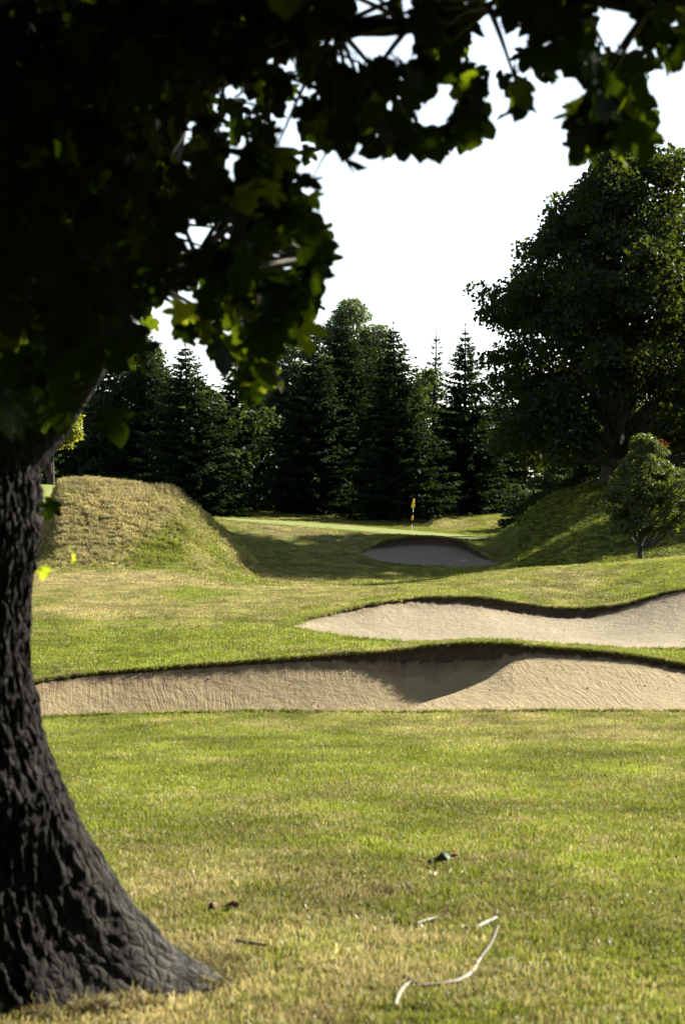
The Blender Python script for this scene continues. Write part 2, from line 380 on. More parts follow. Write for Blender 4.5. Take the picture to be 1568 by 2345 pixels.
def make_green(name, c1, c2):
    m, nt, out = mat_new(name); N = NT(nt)
    n = N.noise(1.6, 5, .6, N.pos()); n2 = N.noise(14, 4, .6, N.pos())
    b = N.n('ShaderNodeBsdfPrincipled'); N.l(N.mix(N.math('MULTIPLY', N.math('ADD', n, n2), .5), c1, c2), b.inputs['Base Color'])
    b.inputs['Roughness'].default_value = .7; b.inputs['Specular IOR Level'].default_value = .08
    N.l(N.bump(n2, .3, .01), b.inputs['Normal']); N.l(b.outputs[0], out.inputs[0]); return m
M_GREEN = make_green('green_turf', (.098, .125, .022), (.140, .155, .036))
tag(obj('putting_green', sub_mesh('putting_green', green_mask, M_GREEN)), 'closely mown pale putting green around the flagstick', 'putting green', kind='structure')
tag(obj('lawn', sub_mesh('lawn', lawn_mask, M_GREEN)), 'pale smooth bank of mown grass beyond the left mound', 'lawn', kind='structure')
# wide base sheet below, behind and beside the camera
bs = np.array([[-4000, -4000, -3.0], [4000, -4000, -3.0], [4000, 4000, -3.0], [-4000, 4000, -3.0]])
bm_ = np_mesh('terrain', bs, np.array([[0, 1, 2, 3]])); fattr(bm_, 'dry', np.full(4, .5)); bm_.materials.append(M_FAR)
tag(obj('terrain', bm_), 'grassland stretching away around the course', 'terrain', kind='structure')
by = np.array([[-40, -60, -.05], [40, -60, -.05], [40, 1.25, -.05], [-40, 1.25, -.05]])
bm_ = np_mesh('near_lawn', by, np.array([[0, 1, 2, 3]])); fattr(bm_, 'dry', np.full(4, .5)); bm_.materials.append(M_FAR)
tag(obj('lawn', bm_), 'turf behind the viewpoint', 'lawn', kind='structure')

# ------------------------------------------------------------------ bunkers
def bunker(front, lip, x0, x1, step, thick, steep, floor_drop, mat, label, nlip=6, nt=70, bank=None):
    xs = np.arange(x0, x1 + .01, step)
    def cz(c): 
        Y = curve1(c['Y'], xs); z = ZC - (curve1(c['r'], xs) - PY0) / FPX * Y; return (xs - PX0) / FPX * Y, Y, z
    fx, fy, fz = cz(front); lx, ly, lz = cz(lip)
    taper = np.clip(np.minimum(xs - x0, x1 - xs) / 60.0, 0, 1)
    th = curve1(thick, xs) * np.clip(taper * 1.2, .15, 1)
    jag = .9 * (fbm(xs * .09, 0 * xs, 0, 5, 4) - .5) * np.minimum(th, .12)
    bx, by_, bz = lx, ly - .04 - .12 * th, lz - th
    bxx = (bx / ly) * by_
    depth = np.maximum(by_ - fy, .02)
    T = np.linspace(0, 1, nt)[:, None]
    # floor close to the front edge, then the raked face climbing to the foot of the lip
    gap = bz - fz
    s = np.clip((T - steep) / (1 - steep), 0, 1); rise = s * s * (1.6 - .6 * s)
    dropz = floor_drop * taper * np.clip(T / .12, 0, 1) ** .7
    base = fz - .015
    Z = base - dropz * (1 - rise) + (gap + .015) * rise
    if bank is not None:                              # a broad bank of sand spilling forward on one side of a slanting ridge
        w = np.clip((xs[None] + bank[1] * (1 - T) - bank[0]) / bank[2] + .5, 0, 1); w = w * w * (3 - 2 * w)
        s2 = np.clip((T - .02) / .98, 0, 1); rise2 = .22 * s2 + .78 * s2 ** 1.7
        Z2b = base - dropz * .25 * (1 - rise2) * np.clip(8 * T, 0, 1) + (gap + .015) * rise2
        Z = Z * (1 - w) + Z2b * w
    Yg = fy + depth * T; Xg = fx + (bxx - fx) * T
    Z = Z + .03 * taper * (fbm(Xg * 1.6, Yg * 1.6, 0, 31, 4) - .5) * np.minimum(1, 6 * T * (1 - T) + .1)
    Z = Z + jag * np.clip((T - .96) / .04, 0, 1)
    soil = np.clip((T - 1 + .10 + .08 * (fbm(Xg * 6, Yg * 6, 0, 8, 3) - .5) * 2) / .10, 0, 1) * .75
    V = np.stack([Xg, Yg, Z], -1).reshape(-1, 3); n = len(xs)
    a, b = np.meshgrid(np.arange(nt - 1), np.arange(n - 1), indexing='ij')
    F = np.stack([a * n + b, a * n + b + 1, (a + 1) * n + b + 1, (a + 1) * n + b], -1).reshape(-1, 4)
    me = np_mesh('bunker_sand', V, F, True); fattr(me, 'soil', soil.ravel())
    sand = tag(obj('bunker_sand', me, mat), label + ', raked sand', 'bunker', kind='structure')
    # earth face under the turf edge, undercut a little
    T2 = np.linspace(0, 1, nlip + 1)[:, None]
    u = .05 * np.sin(np.pi * T2)
    Y2 = by_ + (ly - by_) * T2 + u + .05 * (fbm(bx * 9 + 0 * T2, T2 * 2.5 + 0 * bx, 0, 14, 3) - .5) * np.sin(np.pi * T2)
    Z2 = bz + jag - .02 + (lz + .012 - bz - jag + .02) * T2; X2 = (lx / ly) * Y2
    V = np.stack([X2, Y2, Z2], -1).reshape(-1, 3)
    a, b = np.meshgrid(np.arange(nlip), np.arange(n - 1), indexing='ij')
    F = np.stack([a * n + b, a * n + b + 1, (a + 1) * n + b + 1, (a + 1) * n + b], -1).reshape(-1, 4)
    obj('earth_face', np_mesh('earth_face', V, F, True), M_EARTH, sand)
    return np.stack([lx, ly, lz], -1), np.stack([fx, fy, fz], -1)

L1, F1 = bunker(B_, LIP1, -150, 2000, 3, [(-150, .04), (300, .045), (600, .055), (850, .12), (950, .20), (1050, .26), (1110, .24), (1180, .13), (1300, .08), (1568, .09), (2000, .05)],
       .55, .40, M_SAND1, 'long near bunker with a wavy shaded lip', nt=110, bank=(1175, 420, 130))
L2, F2 = bunker(E_, LIP2, 650, 2150, 3, [(650, .02), (800, .04), (950, .08), (1080, .15), (1200, .19), (1340, .17), (1430, .09), (1500, .05), (1568, .04), (2150, .04)],
       .50, .14, M_SAND2, 'middle bunker of pale sand below a curving turf edge', nt=70)
L3, F3 = bunker(L_, LIP3, 822, 1150, 2, [(822, .12), (900, .34), (1000, .36), (1100, .3), (1150, .12)], .1, .12, M_SAND3, 'far shaded bunker in front of the green', nt=40)

# ------------------------------------------------------------------ grass blades
def tuft(name, n, spread, h, w, lean, seed):
    r = np.random.default_rng(seed)
    a = r.uniform(0, 2 * np.pi, n); rad = spread * np.sqrt(r.random(n))
    bx, by = rad * np.cos(a), rad * np.sin(a)
    hh = h * r.uniform(.45, 1.1, n); th = r.uniform(0, 2 * np.pi, n); ln = lean * r.uniform(.2, 1.3, n)
    dx, dy = np.cos(th), np.sin(th); ph = r.uniform(0, np.pi, n); wx, wy = np.cos(ph) * w / 2, np.sin(ph) * w / 2
    p0 = np.stack([bx - wx, by - wy, -.01 + 0 * bx], -1); p1 = np.stack([bx + wx, by + wy, -.01 + 0 * bx], -1)
    m = np.stack([bx + dx * ln * hh * .35, by + dy * ln * hh * .35, hh * .6], -1); wv = np.stack([wx, wy, 0 * wx], -1) * .8
    t = np.stack([bx + dx * ln * hh, by + dy * ln * hh, hh * (1 - .25 * ln)], -1)
    V = np.concatenate([p0, p1, m + wv, m - wv, t]); i = np.arange(n)
    return np_mesh(name, V, [np.stack([i, i + n, i + 2 * n, i + 3 * n], -1), np.stack([i + 3 * n, i + 2 * n, i + 4 * n], -1)])

PROTO = bpy.data.collections.new('tuft_prototypes')
def scatter(name, label, pts, scale, dry, protos, vmul=1.0, tilt=.12):
    """one carrier object; its points are dressed with tufts by geometry nodes"""
    pts = np.asarray(pts); n = len(pts)
    me = bpy.data.meshes.new(name); me.vertices.add(n); me.vertices.foreach_set('co', pts.astype(np.float32).ravel())
    x_, y_ = pts[:, 0], pts[:, 1]
    dry = dry + RNG.normal(0, .10, n) + .8 * (fbm(x_ * 5, y_ * 4, 0, 41, 3) - .5) + .5 * (fbm(x_ * 1.3, y_ * .9, 0, 42, 3) - .5)
    val = vmul * RNG.uniform(.70, 1.26, n) * np.clip(.98 + 1.15 * (fbm(x_ * 1.7, y_ * 1.0, 0, 43, 4) - .5), .55, 1.4)
    fattr(me, 'dry', np.clip(dry, 0, 1)); fattr(me, 'scl', scale); fattr(me, 'val', val)
    rot = np.stack([RNG.normal(0, tilt, n), RNG.normal(0, tilt, n), RNG.uniform(0, 6.283, n)], -1)
    a = me.attributes.new('rot', 'FLOAT_VECTOR', 'POINT'); a.data.foreach_set('vector', rot.astype(np.float32).ravel())
    me.materials.append(M_BLADE)
    o = obj(name, me); tag(o, label, 'grass', kind='stuff')
    ng = bpy.data.node_groups.new(name + '_nodes', 'GeometryNodeTree')
    ng.interface.new_socket('Geometry', in_out='INPUT', socket_type='NodeSocketGeometry')
    ng.interface.new_socket('Geometry', in_out='OUTPUT', socket_type='NodeSocketGeometry')
    gi = ng.nodes.new('NodeGroupInput'); go = ng.nodes.new('NodeGroupOutput')
    iop = ng.nodes.new('GeometryNodeInstanceOnPoints'); ng.links.new(gi.outputs[0], iop.inputs['Points'])
    jn = ng.nodes.new('GeometryNodeGeometryToInstance')
    for p in reversed(protos):
        oi = ng.nodes.new('GeometryNodeObjectInfo'); oi.inputs[0].default_value = p
        ng.links.new(oi.outputs['Geometry'], jn.inputs[0])
    ng.links.new(jn.outputs[0], iop.inputs['Instance']); iop.inputs['Pick Instance'].default_value = True
    rv = ng.nodes.new('FunctionNodeRandomValue'); rv.data_type = 'INT'
    rv.inputs[4].default_value = 0; rv.inputs[5].default_value = len(protos) - 1
    ng.links.new(rv.outputs[2], iop.inputs['Instance Index'])
    na = ng.nodes.new('GeometryNodeInputNamedAttribute'); na.data_type = 'FLOAT_VECTOR'; na.inputs[0].default_value = 'rot'
    ns = ng.nodes.new('GeometryNodeInputNamedAttribute'); ns.data_type = 'FLOAT'; ns.inputs[0].default_value = 'scl'
    ng.links.new(na.outputs[0], iop.inputs['Rotation']); ng.links.new(ns.outputs[0], iop.inputs['Scale'])
    ng.links.new(iop.outputs[0], go.inputs[0])
    md = o.modifiers.new('tufts', 'NODES'); md.node_group = ng
    return o

def protos(tag_, k, **kw):
    out = []
    for i in range(k):
        p = bpy.data.objects.new('tuft_' + tag_, tuft('tuft_' + tag_, seed=i + 40, **kw)); p.data.materials.append(M_BLADE)
        PROTO.objects.link(p); out.append(p)
    return out
P_NEAR = protos('short', 5, n=58, spread=.075, h=.025, w=.0036, lean=1.0)
P_MID = protos('mown', 5, n=60, spread=.16, h=.034, w=.009, lean=1.0)
P_LONG = protos('rough', 6, n=30, spread=.13, h=.25, w=.022, lean=1.1)
P_FRNG = protos('fringe', 4, n=30, spread=.07, h=.055, w=.006, lean=1.3)

def fan_points(n, x0, x1, y0, y1, power=1.0):
    """points spread evenly over the ground inside a wedge of the view"""
    u = RNG.random(n) ** (1 / power); Y = np.sqrt(y0 ** 2 + (y1 ** 2 - y0 ** 2) * u); xd = RNG.uniform(x0, x1, n)
    return (xd - PX0) / FPX * Y, Y, xd
# foreground lawn: denser close by
X, Y, xd = fan_points(84000, -900, 2480, 6.3, 26.7)
keep = RNG.random(len(Y)) < np.clip(1.25 - Y / 40, 0, 1); X, Y = X[keep], Y[keep]
Z = ground_z(X, Y)
dr = dryness(X, Y)
scatter('grass', 'short tufted lawn grass in the foreground', np.stack([X, Y, Z], -1), RNG.uniform(.7, 1.35, len(X)) * (1 + .012 * Y), dr, P_NEAR)
# ragged dry grass round the foot of the near trunk
xd = RNG.uniform(-120, 560, 900); Y = 7.0 + .55 * RNG.random(900) + np.clip(xd - 250, 0, 400) * .0012; X = (xd - PX0) / FPX * Y
k = fbm(X * 4, Y * 4, 0, 91, 2) > .42; X, Y = X[k], Y[k]
scatter('grass', 'ragged dead grass round the foot of the near trunk', np.stack([X, Y, ground_z(X, Y)], -1), RNG.uniform(.4, 1.05, len(X)), np.full(len(X), .9), P_FRNG, .55, tilt=.4)
# fairway around the bunkers
X, Y, xd = fan_points(41000, -350, 2000, 29, 66)
lipY = curve1(LIP1['Y'], xd); eY = curve1(E_['Y'], xd); l2 = curve1(LIP2['Y'], xd)
ok = (Y > lipY + .08) & ~((xd > 650) & (xd < 2150) & (Y > eY - .12) & (Y < l2 + .1))
X, Y = X[ok], Y[ok]
scatter('grass', 'mown fairway grass between the bunkers', np.stack([X, Y, ground_z(X, Y)], -1), RNG.uniform(.7, 1.3, len(X)), dryness(X, Y), P_MID)
X, Y, xd = fan_points(38000, -100, 1850, 65, 146)
ok = ~((xd > 480) & (xd < 1122) & (Y > 115.4) & (Y < 125.6)) & ~((xd > 815) & (xd < 1158) & (Y > curve1(L_['Y'], xd) - .25) & (Y < curve1(LIP3['Y'], xd) + .25)) & ~((xd < 140) & (Y > 105)) & (roughness_zone(X, Y) < .9)
X, Y = X[ok], Y[ok]
scatter('grass', 'mown grass of the far fairway and the hollow', np.stack([X, Y, ground_z(X, Y)], -1), RNG.uniform(1.2, 2.2, len(X)), dryness(X, Y), P_MID)
xd = RNG.uniform(425, 575, 2600); Y = RNG.uniform(77, 93, 2600); X = (xd - PX0) / FPX * Y
scatter('grass', 'short grass on the flank of the left mound', np.stack([X, Y, ground_z(X, Y)], -1), RNG.uniform(1.3, 2.4, 2600), np.clip(dryness(X, Y) + .08, 0, 1), P_MID, 1.05, tilt=.45)
# rough on the two mounds
X, Y, xd = fan_points(11000, 60, 505, 76, 98)
k = roughness_zone(X, Y) > .12; X, Y = X[k], Y[k]
d = np.clip(dryness(X, Y) + .05, 0, 1)
scatter('grass', 'long straw coloured rough on the left mound', np.stack([X, Y, ground_z(X, Y) - .02], -1), RNG.uniform(.4, 1.0, len(X)) * (.3 + .7 * roughness_zone(X, Y)) * (.7 + .6 * fbm(X * .8, Y * .8, 0, 77, 2)), d, P_LONG)
X, Y, xd = fan_points(12000, 1150, 1720, 66, 120)
k = roughness_zone(X, Y) > .05; X, Y = X[k], Y[k]
scatter('grass', 'uneven green rough on the right mound', np.stack([X, Y, ground_z(X, Y) - .03], -1), RNG.uniform(.4, .85, len(X)), dryness(X, Y) * .6, P_LONG, .38)  # tufts darkened: the shade on this mound is put into their colour
# fringe hanging over the bunker edges
def fringe(line, n, off, sc):
    t = np.sort(RNG.uniform(0, len(line) - 1.001, n)); i = t.astype(int); f = (t - i)[:, None]
    p = line[i] * (1 - f) + line[i + 1] * f
    p = p.copy(); p[:, 1] += RNG.uniform(-.015, off, n); p[:, 2] += .004
    return p, RNG.uniform(.6, 1.3, n) * sc
pa, sa = fringe(L1, 2600, .10, .7); pb, sb = fringe(L2, 2200, .12, .8); pc, sc_ = fringe(L3, 700, .25, 1.6); pd, sd_ = fringe(F1, 1800, .02, .8); pe, se = fringe(F2, 1300, .02, 1.0)
pts = np.concatenate([pa, pb, pc, pd, pe]); ss = np.concatenate([sa, sb, sc_, sd_, se])
scatter('grass', 'ragged grass fringe along the bunker edges', pts, ss, np.clip(dryness(pts[:, 0], pts[:, 1]) + .05, 0, 1), P_FRNG, tilt=.5)
# a few sedge-like tall stalks along the crest of the left mound
xd = RNG.uniform(140, 450, 420); Y = 90 + RNG.normal(0, .8, 420); X = (xd - PX0) / FPX * Y
sc0 = RNG.uniform(.5, 1.15, 420) + .8 * np.exp(-((xd - 385) / 28) ** 2)
scatter('grass', 'tall seeding stalks along the crest of the left mound', np.stack([X, Y, ground_z(X, Y)], -1), sc0, np.full(420, .75), P_LONG)

# ------------------------------------------------------------------ tree building blocks
def tube(path, rad, n=8, wob=0.0, seed=0):
    P = np.asarray(path, float); R = np.asarray(rad, float); k = len(P)
    T = np.gradient(P, axis=0); T /= np.linalg.norm(T, axis=1)[:, None] + 1e-9
    ref = np.where(np.abs(T[:, 2:3]) > .9, np.array([[1., 0, 0]]), np.array([[0, 0, 1.]]))
    U = np.cross(T, ref); U /= np.linalg.norm(U, axis=1)[:, None] + 1e-9; W = np.cross(T, U)
    a = np.linspace(0, 2 * np.pi, n, endpoint=False)
    rr = R[:, None] * (1 + wob * (vnoise(np.cos(a)[None] * 2 + 5, np.arange(k)[:, None] * .7, np.sin(a)[None] * 2, seed) - .5))
    V = P[:, None] + rr[..., None] * (np.cos(a)[None, :, None] * U[:, None] + np.sin(a)[None, :, None] * W[:, None])
    V = V.reshape(-1, 3)
    i, j = np.meshgrid(np.arange(k - 1), np.arange(n), indexing='ij'); j2 = (j + 1) % n
    F = np.stack([i * n + j, i * n + j2, (i + 1) * n + j2, (i + 1) * n + j], -1).reshape(-1, 4)
    return V, F

def merge(parts):
    V, F, o = [], [], 0
    for v, f in parts:
        V.append(v); F.append(f + o); o += len(v)
    return np.concatenate(V), np.concatenate(F)

def bez(p0, p1, p2, n=8):
    t = np.linspace(0, 1, n)[:, None]; p0, p1, p2 = map(np.asarray, (p0, p1, p2))
    return (1 - t) ** 2 * p0 + 2 * t * (1 - t) * p1 + t * t * p2

def unit(v): return v / (np.linalg.norm(v, axis=-1, keepdims=True) + 1e-9)

def diamonds(C, D, Nrm, L, W, fold=.15):
    """leaf quads: centre C, long axis D, normal Nrm"""
    D = unit(D); S = unit(np.cross(D, Nrm)); Nn = np.cross(S, D)
    L = np.broadcast_to(L, (len(C),))[:, None]; W = np.broadcast_to(W, (len(C),))[:, None]
    b = C - D * L * .5; t = C + D * L * .5; m = C + D * L * .05
    V = np.stack([b, m + S * W * .5 - Nn * W * fold, t, m - S * W * .5 - Nn * W * fold], 1).reshape(-1, 3)
    return V, np.arange(len(C) * 4).reshape(-1, 4)

def rdir(r, n):
    return unit(r.normal(size=(n, 3)))

def clump_leaves(r, centres, radii, per, L, W, flat=.62, low=-.35, jit=.7):
    """leaves over the upper part of many small domes"""
    C, D, Nn = [], [], []
    for c, cr in zip(centres, radii):
        n = int(per * (cr ** 2)); d = rdir(r, int(n * 1.5)); d = d[d[:, 2] > low][:n]
        rr = cr * (.62 + .42 * r.random(len(d)))
        p = d * rr[:, None]; p[:, 2] *= flat
        lump = 1 + .35 * (vnoise(d[:, 0] * 3 + c[0], d[:, 1] * 3 + c[1], d[:, 2] * 3 + c[2], 3) - .5)
        C.append(c + p * lump[:, None]); nn = unit(d * 1.0 + np.array([0, 0, .5]) + r.normal(size=d.shape) * jit)
        Nn.append(nn); dd = unit(d * .6 + np.array([0, 0, -.55]) + r.normal(size=d.shape) * .6); D.append(dd)
    C, D, Nn = map(np.concatenate, (C, D, Nn)); n = len(C)
    return diamonds(C, D, Nn, L * r.uniform(.7, 1.25, n), W * r.uniform(.7, 1.25, n))

def broadleaf(name, label, base, height, prof, nclump, cr, per, leaf, mat, bark, seed, trunk_r=.3, cat='tree', group=None, flat=.62, lean=(0, 0), depth=1.0, fork=.22, shell=.5, limbs=26, clear=None):
    """prof: list of (height fraction, half width) giving the crown outline"""
    r = np.random.default_rng(seed); root = empty(name, base)
    tag(root, label, cat, group)
    pz = np.array([p[0] for p in prof]); pl = np.array([p[1] for p in prof]); pr = np.array([p[2] if len(p) > 2 else p[1] for p in prof])
    cs, rs = [], []
    w = np.maximum(pl + pr, .05); tries = 0
    while len(cs) < nclump and tries < nclump * 60:
        tries += 1
        z = r.uniform(pz[0], pz[-1]); hl, hr = np.interp(z, pz, pl), np.interp(z, pz, pr)
        if r.random() > (hl + hr) / w.max(): continue
        a = r.uniform(0, 2 * np.pi); rad = r.uniform(shell, 1.0) ** .6
        c_ = r.uniform(*cr) if isinstance(cr, tuple) else cr
        hw = hr if np.cos(a) > 0 else hl
        hx = max(hw - c_ * .75, .1); hy = max((hl + hr) * .5 * depth - c_ * .75, .1)
        p = np.array([np.cos(a) * rad * hx + lean[0] * z, np.sin(a) * rad * hy + lean[1] * z, z * height - c_ * .3])
        if clear and z < clear[0] and np.hypot(p[0], p[1] * .3) < clear[1]: continue
        cs.append(p); rs.append(c_)
    V, F = clump_leaves(r, cs, rs, per, leaf[0], leaf[1], flat)
    crown = obj('crown', np_mesh('crown', V, F), mat, root)
    # trunk and limbs
    hz = height * fork; top = np.array([lean[0] * .8, lean[1] * .8, height * .82])
    tp = bez((0, 0, -.4), (0, 0, hz), top, 14)
    tr = trunk_r * (np.linspace(1.0, .12, 14)); tr[0] *= 1.5; tr[1] *= 1.12
    V, F = tube(tp, tr, 12, .25, seed); obj('trunk', np_mesh('trunk', V, F, True), bark, root)
    parts = []
    order = r.permutation(len(cs))[:limbs]
    for i in order:
        c = cs[i]; t0 = np.clip((c[2] / height) * .75 - .1, fork * .75, .8); k = int(t0 * 13)
        s = tp[k]; mid = (s + c) / 2 + np.array([0, 0, -.06 * height]) * (1 if c[2] > s[2] else -.4)
        parts.append(tube(bez(s, mid, c, 7), np.linspace(tr[k] * .5, .025, 7), 6))
    V, F = merge(parts); obj('limbs', np_mesh('limbs', V, F, True), bark, root)
    return root

# ------------------------------------------------------------------ spruces
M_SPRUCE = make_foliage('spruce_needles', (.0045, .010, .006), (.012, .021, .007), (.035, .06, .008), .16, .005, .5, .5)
M_SPRUCE2 = make_foliage('spruce_needles_light', (.022, .044, .020), (.055, .085, .026), (.07, .11, .02), .25, .05, .5, .5)
def spruce_mesh(seed, H=16.0, R=3.2, whorls=54, per=9, dens=1.0, sparse=0.0):
    r = np.random.default_rng(seed); C, D, Nn, L, W = [], [], [], [], []
    bp = []
    for k in range(whorls):
        f = (k + r.uniform(0, .8)) / whorls; z = H * (.03 + .95 * f)
        env = R * (1 - f) ** .72 * (1 - .25 * max(0, .12 - f) / .12) + .12
        for j in range(per):
            if r.random() < sparse: continue
            az = 2 * np.pi * (j + r.random()) / per + k * 1.1
            ln = env * r.uniform(.62, 1.15); out = np.array([np.cos(az), np.sin(az), 0])
            droop = -.34 * (1 - f) + .22 * f
            up = r.uniform(-.06, .10)
            m = max(7, int(ln * 19 * dens)); t = np.sort(r.uniform(.06, 1.0, m)) ** .75
            cz = z + ln * (droop * t + (.16 - droop * .25) * t * t + up * t)
            P = out[None] * (ln * t)[:, None]; P[:, 2] = cz
            side = np.array([-out[1], out[0], 0]) * np.where(r.random(m) < .5, 1, -1)[:, None]
            sl = (.26 + .30 * ln / 3) * (1.05 - .5 * t) * r.uniform(.7, 1.3, m)
            d = unit(out[None] * .75 + side * r.uniform(.3, 1.0, m)[:, None] + np.array([0, 0, -1]) * r.uniform(.0, 1.3, m)[:, None])
            C.append(P + d * (sl * .45)[:, None] + r.normal(0, .03, (m, 3))); D.append(d)
            Nn.append(unit(np.array([0, 0, .5]) + r.normal(0, 1.0, (m, 3)))); L.append(sl * 1.1); W.append(sl * r.uniform(.28, .5, m))
            if k % 2 == 0 and j % 2 == 0:
                e = out * ln * .85; s0 = np.array([0, 0, z]); bp.append(tube(np.array([s0, s0 + e * .5 + [0, 0, ln * droop * .5], s0 + e + [0, 0, ln * droop * .7]]), [.045 * (1 - f) + .012, .03 * (1 - f) + .008, .006], 4))
    n = 26; C.append(np.stack([r.normal(0, .03, n), r.normal(0, .03, n), H * r.uniform(.955, 1.03, n)], -1)); D.append(unit(r.normal(0, .5, (n, 3)) + [0, 0, .9])); Nn.append(rdir(r, n)); L.append(np.full(n, .28)); W.append(np.full(n, .06))
    C, D, Nn, L, W = map(np.concatenate, (C, D, Nn, L, W))
    V, F = diamonds(C, D, Nn, L, W, .1)
    crown = np_mesh('crown', V, F); crown.materials.append(M_SPRUCE)
    bp.append(tube([[0, 0, -.5], [0, 0, H * .3], [0, 0, H * .7], [0, 0, H]], [.26, .2, .11, .015], 10))
    tv, tf = merge(bp); trunk = np_mesh('trunk', tv, tf, True); trunk.materials.append(M_BARKD)
    return crown, trunk
SPR = [spruce_mesh(101, R=4.2), spruce_mesh(202, R=3.8), spruce_mesh(303, R=4.6, whorls=50), spruce_mesh(404, R=2.2, whorls=40, per=6, sparse=.3, dens=.8)]
# apex column, apex row, depth, variant, width factor, label
SPRUCES = [
 (773, 703, 150, 0, 1.05, 'tallest dark spruce in the middle of the tree line'),
 (709, 742, 146, 1, 1.0, 'dark spruce just left of the tallest one'),
 (846, 735, 154, 2, .95, 'spruce between the tallest one and the one above the flag'),
 (912, 736, 141, 1, 1.08, 'spruce above the flag with sunlit right edge'),
 (987, 757, 160, 3, 1.0, 'thin see-through spruce with sky between its branches'),
 (1064, 746, 147, 0, .85, 'spruce close beside the big sycamore'),
 (440, 778, 138, 2, 1.05, 'spruce above the left mound with sunlit right side'),
 (545, 800, 158, 1, 1.15, 'shaded spruce behind the hanging leaves, near the bright gap'),
 (335, 790, 146, 0, 1.15, 'dim spruce rising behind the middle of the left mound'),
 (225, 790, 152, 1, 1.25, 'dim spruce behind the left end of the left mound'),
 (655, 800, 164, 2, 1.0, 'hazy spruce at the left flank of the centre group'),
 (1140, 860, 156, 2, .9, 'spruce half hidden behind the left skirt of the big sycamore'),
 (120, 840, 165, 2, 1.2, 'dark spruce right beside the near trunk'),
]
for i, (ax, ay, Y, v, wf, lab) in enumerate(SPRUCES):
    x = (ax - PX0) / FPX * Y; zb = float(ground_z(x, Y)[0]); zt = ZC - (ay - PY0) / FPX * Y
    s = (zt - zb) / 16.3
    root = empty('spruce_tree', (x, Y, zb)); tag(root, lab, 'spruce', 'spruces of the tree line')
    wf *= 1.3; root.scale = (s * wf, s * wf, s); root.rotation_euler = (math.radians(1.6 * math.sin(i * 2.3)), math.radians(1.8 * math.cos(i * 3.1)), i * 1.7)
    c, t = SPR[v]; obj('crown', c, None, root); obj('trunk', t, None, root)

# ------------------------------------------------------------------ broadleaved trees
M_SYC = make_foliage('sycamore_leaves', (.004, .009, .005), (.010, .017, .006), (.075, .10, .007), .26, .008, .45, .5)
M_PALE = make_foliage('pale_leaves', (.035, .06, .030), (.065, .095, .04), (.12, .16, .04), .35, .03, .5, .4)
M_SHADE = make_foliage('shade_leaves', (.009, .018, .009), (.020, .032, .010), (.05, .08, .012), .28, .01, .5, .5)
M_LIT = make_foliage('sunlit_crown_leaves', (.07, .095, .010), (.12, .14, .012), (.26, .27, .015), .5, .02, .45, .5)  # sunlight on these crowns is put into a brighter leaf colour
M_ROWAN = make_foliage('rowan_leaves', (.014, .027, .008), (.040, .053, .011), (.11, .135, .010), .34, .02, .4, 1.2)
M_RED = make_foliage('rowan_red_leaves', (.11, .022, .008), (.13, .06, .012), (.2, .06, .012), .3, .02, .4, 2.0)

def ground_at(px, Y):
    x = (px - PX0) / FPX * Y; return (x, Y, float(ground_z(x, Y)[0]))
# the big sycamore on the right: outline read off as (height fraction, half width left, half width right)
bs_ = ground_at(1405, 114)
u = 114 / FPX
Hs = ZC - (352 - PY0) * u - bs_[2]
def fr(row): return (ZC - (row - PY0) * u - bs_[2]) / Hs
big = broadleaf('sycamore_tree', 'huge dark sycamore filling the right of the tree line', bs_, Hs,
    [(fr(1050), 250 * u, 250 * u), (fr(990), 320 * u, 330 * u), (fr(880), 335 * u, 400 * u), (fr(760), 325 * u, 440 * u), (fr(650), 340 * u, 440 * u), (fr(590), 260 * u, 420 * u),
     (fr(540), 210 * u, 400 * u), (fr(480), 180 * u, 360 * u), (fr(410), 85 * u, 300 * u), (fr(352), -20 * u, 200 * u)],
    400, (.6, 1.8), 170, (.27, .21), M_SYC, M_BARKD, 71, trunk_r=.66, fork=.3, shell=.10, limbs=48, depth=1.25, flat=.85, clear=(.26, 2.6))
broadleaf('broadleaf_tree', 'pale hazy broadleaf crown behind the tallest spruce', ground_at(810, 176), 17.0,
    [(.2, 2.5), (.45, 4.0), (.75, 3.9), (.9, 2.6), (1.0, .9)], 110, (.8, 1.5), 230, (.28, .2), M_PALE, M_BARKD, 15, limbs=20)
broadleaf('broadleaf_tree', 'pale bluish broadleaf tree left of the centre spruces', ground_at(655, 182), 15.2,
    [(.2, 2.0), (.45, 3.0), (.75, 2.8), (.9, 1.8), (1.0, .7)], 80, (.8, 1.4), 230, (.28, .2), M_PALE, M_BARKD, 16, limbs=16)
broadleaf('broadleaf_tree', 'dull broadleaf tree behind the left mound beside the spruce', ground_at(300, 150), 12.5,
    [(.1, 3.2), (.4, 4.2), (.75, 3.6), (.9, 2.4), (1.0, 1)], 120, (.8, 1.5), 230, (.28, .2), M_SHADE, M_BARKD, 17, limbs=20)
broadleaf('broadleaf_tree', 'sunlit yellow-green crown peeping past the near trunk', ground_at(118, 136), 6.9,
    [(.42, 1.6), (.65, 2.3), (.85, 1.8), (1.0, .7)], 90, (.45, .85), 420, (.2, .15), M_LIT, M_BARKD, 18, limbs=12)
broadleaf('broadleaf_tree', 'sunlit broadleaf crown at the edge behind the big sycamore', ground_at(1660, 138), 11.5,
    [(.15, 2.5), (.5, 3.6), (.8, 2.8), (1.0, 1)], 80, (.7, 1.3), 260, (.24, .18), M_LIT, M_BARKD, 19, limbs=14)
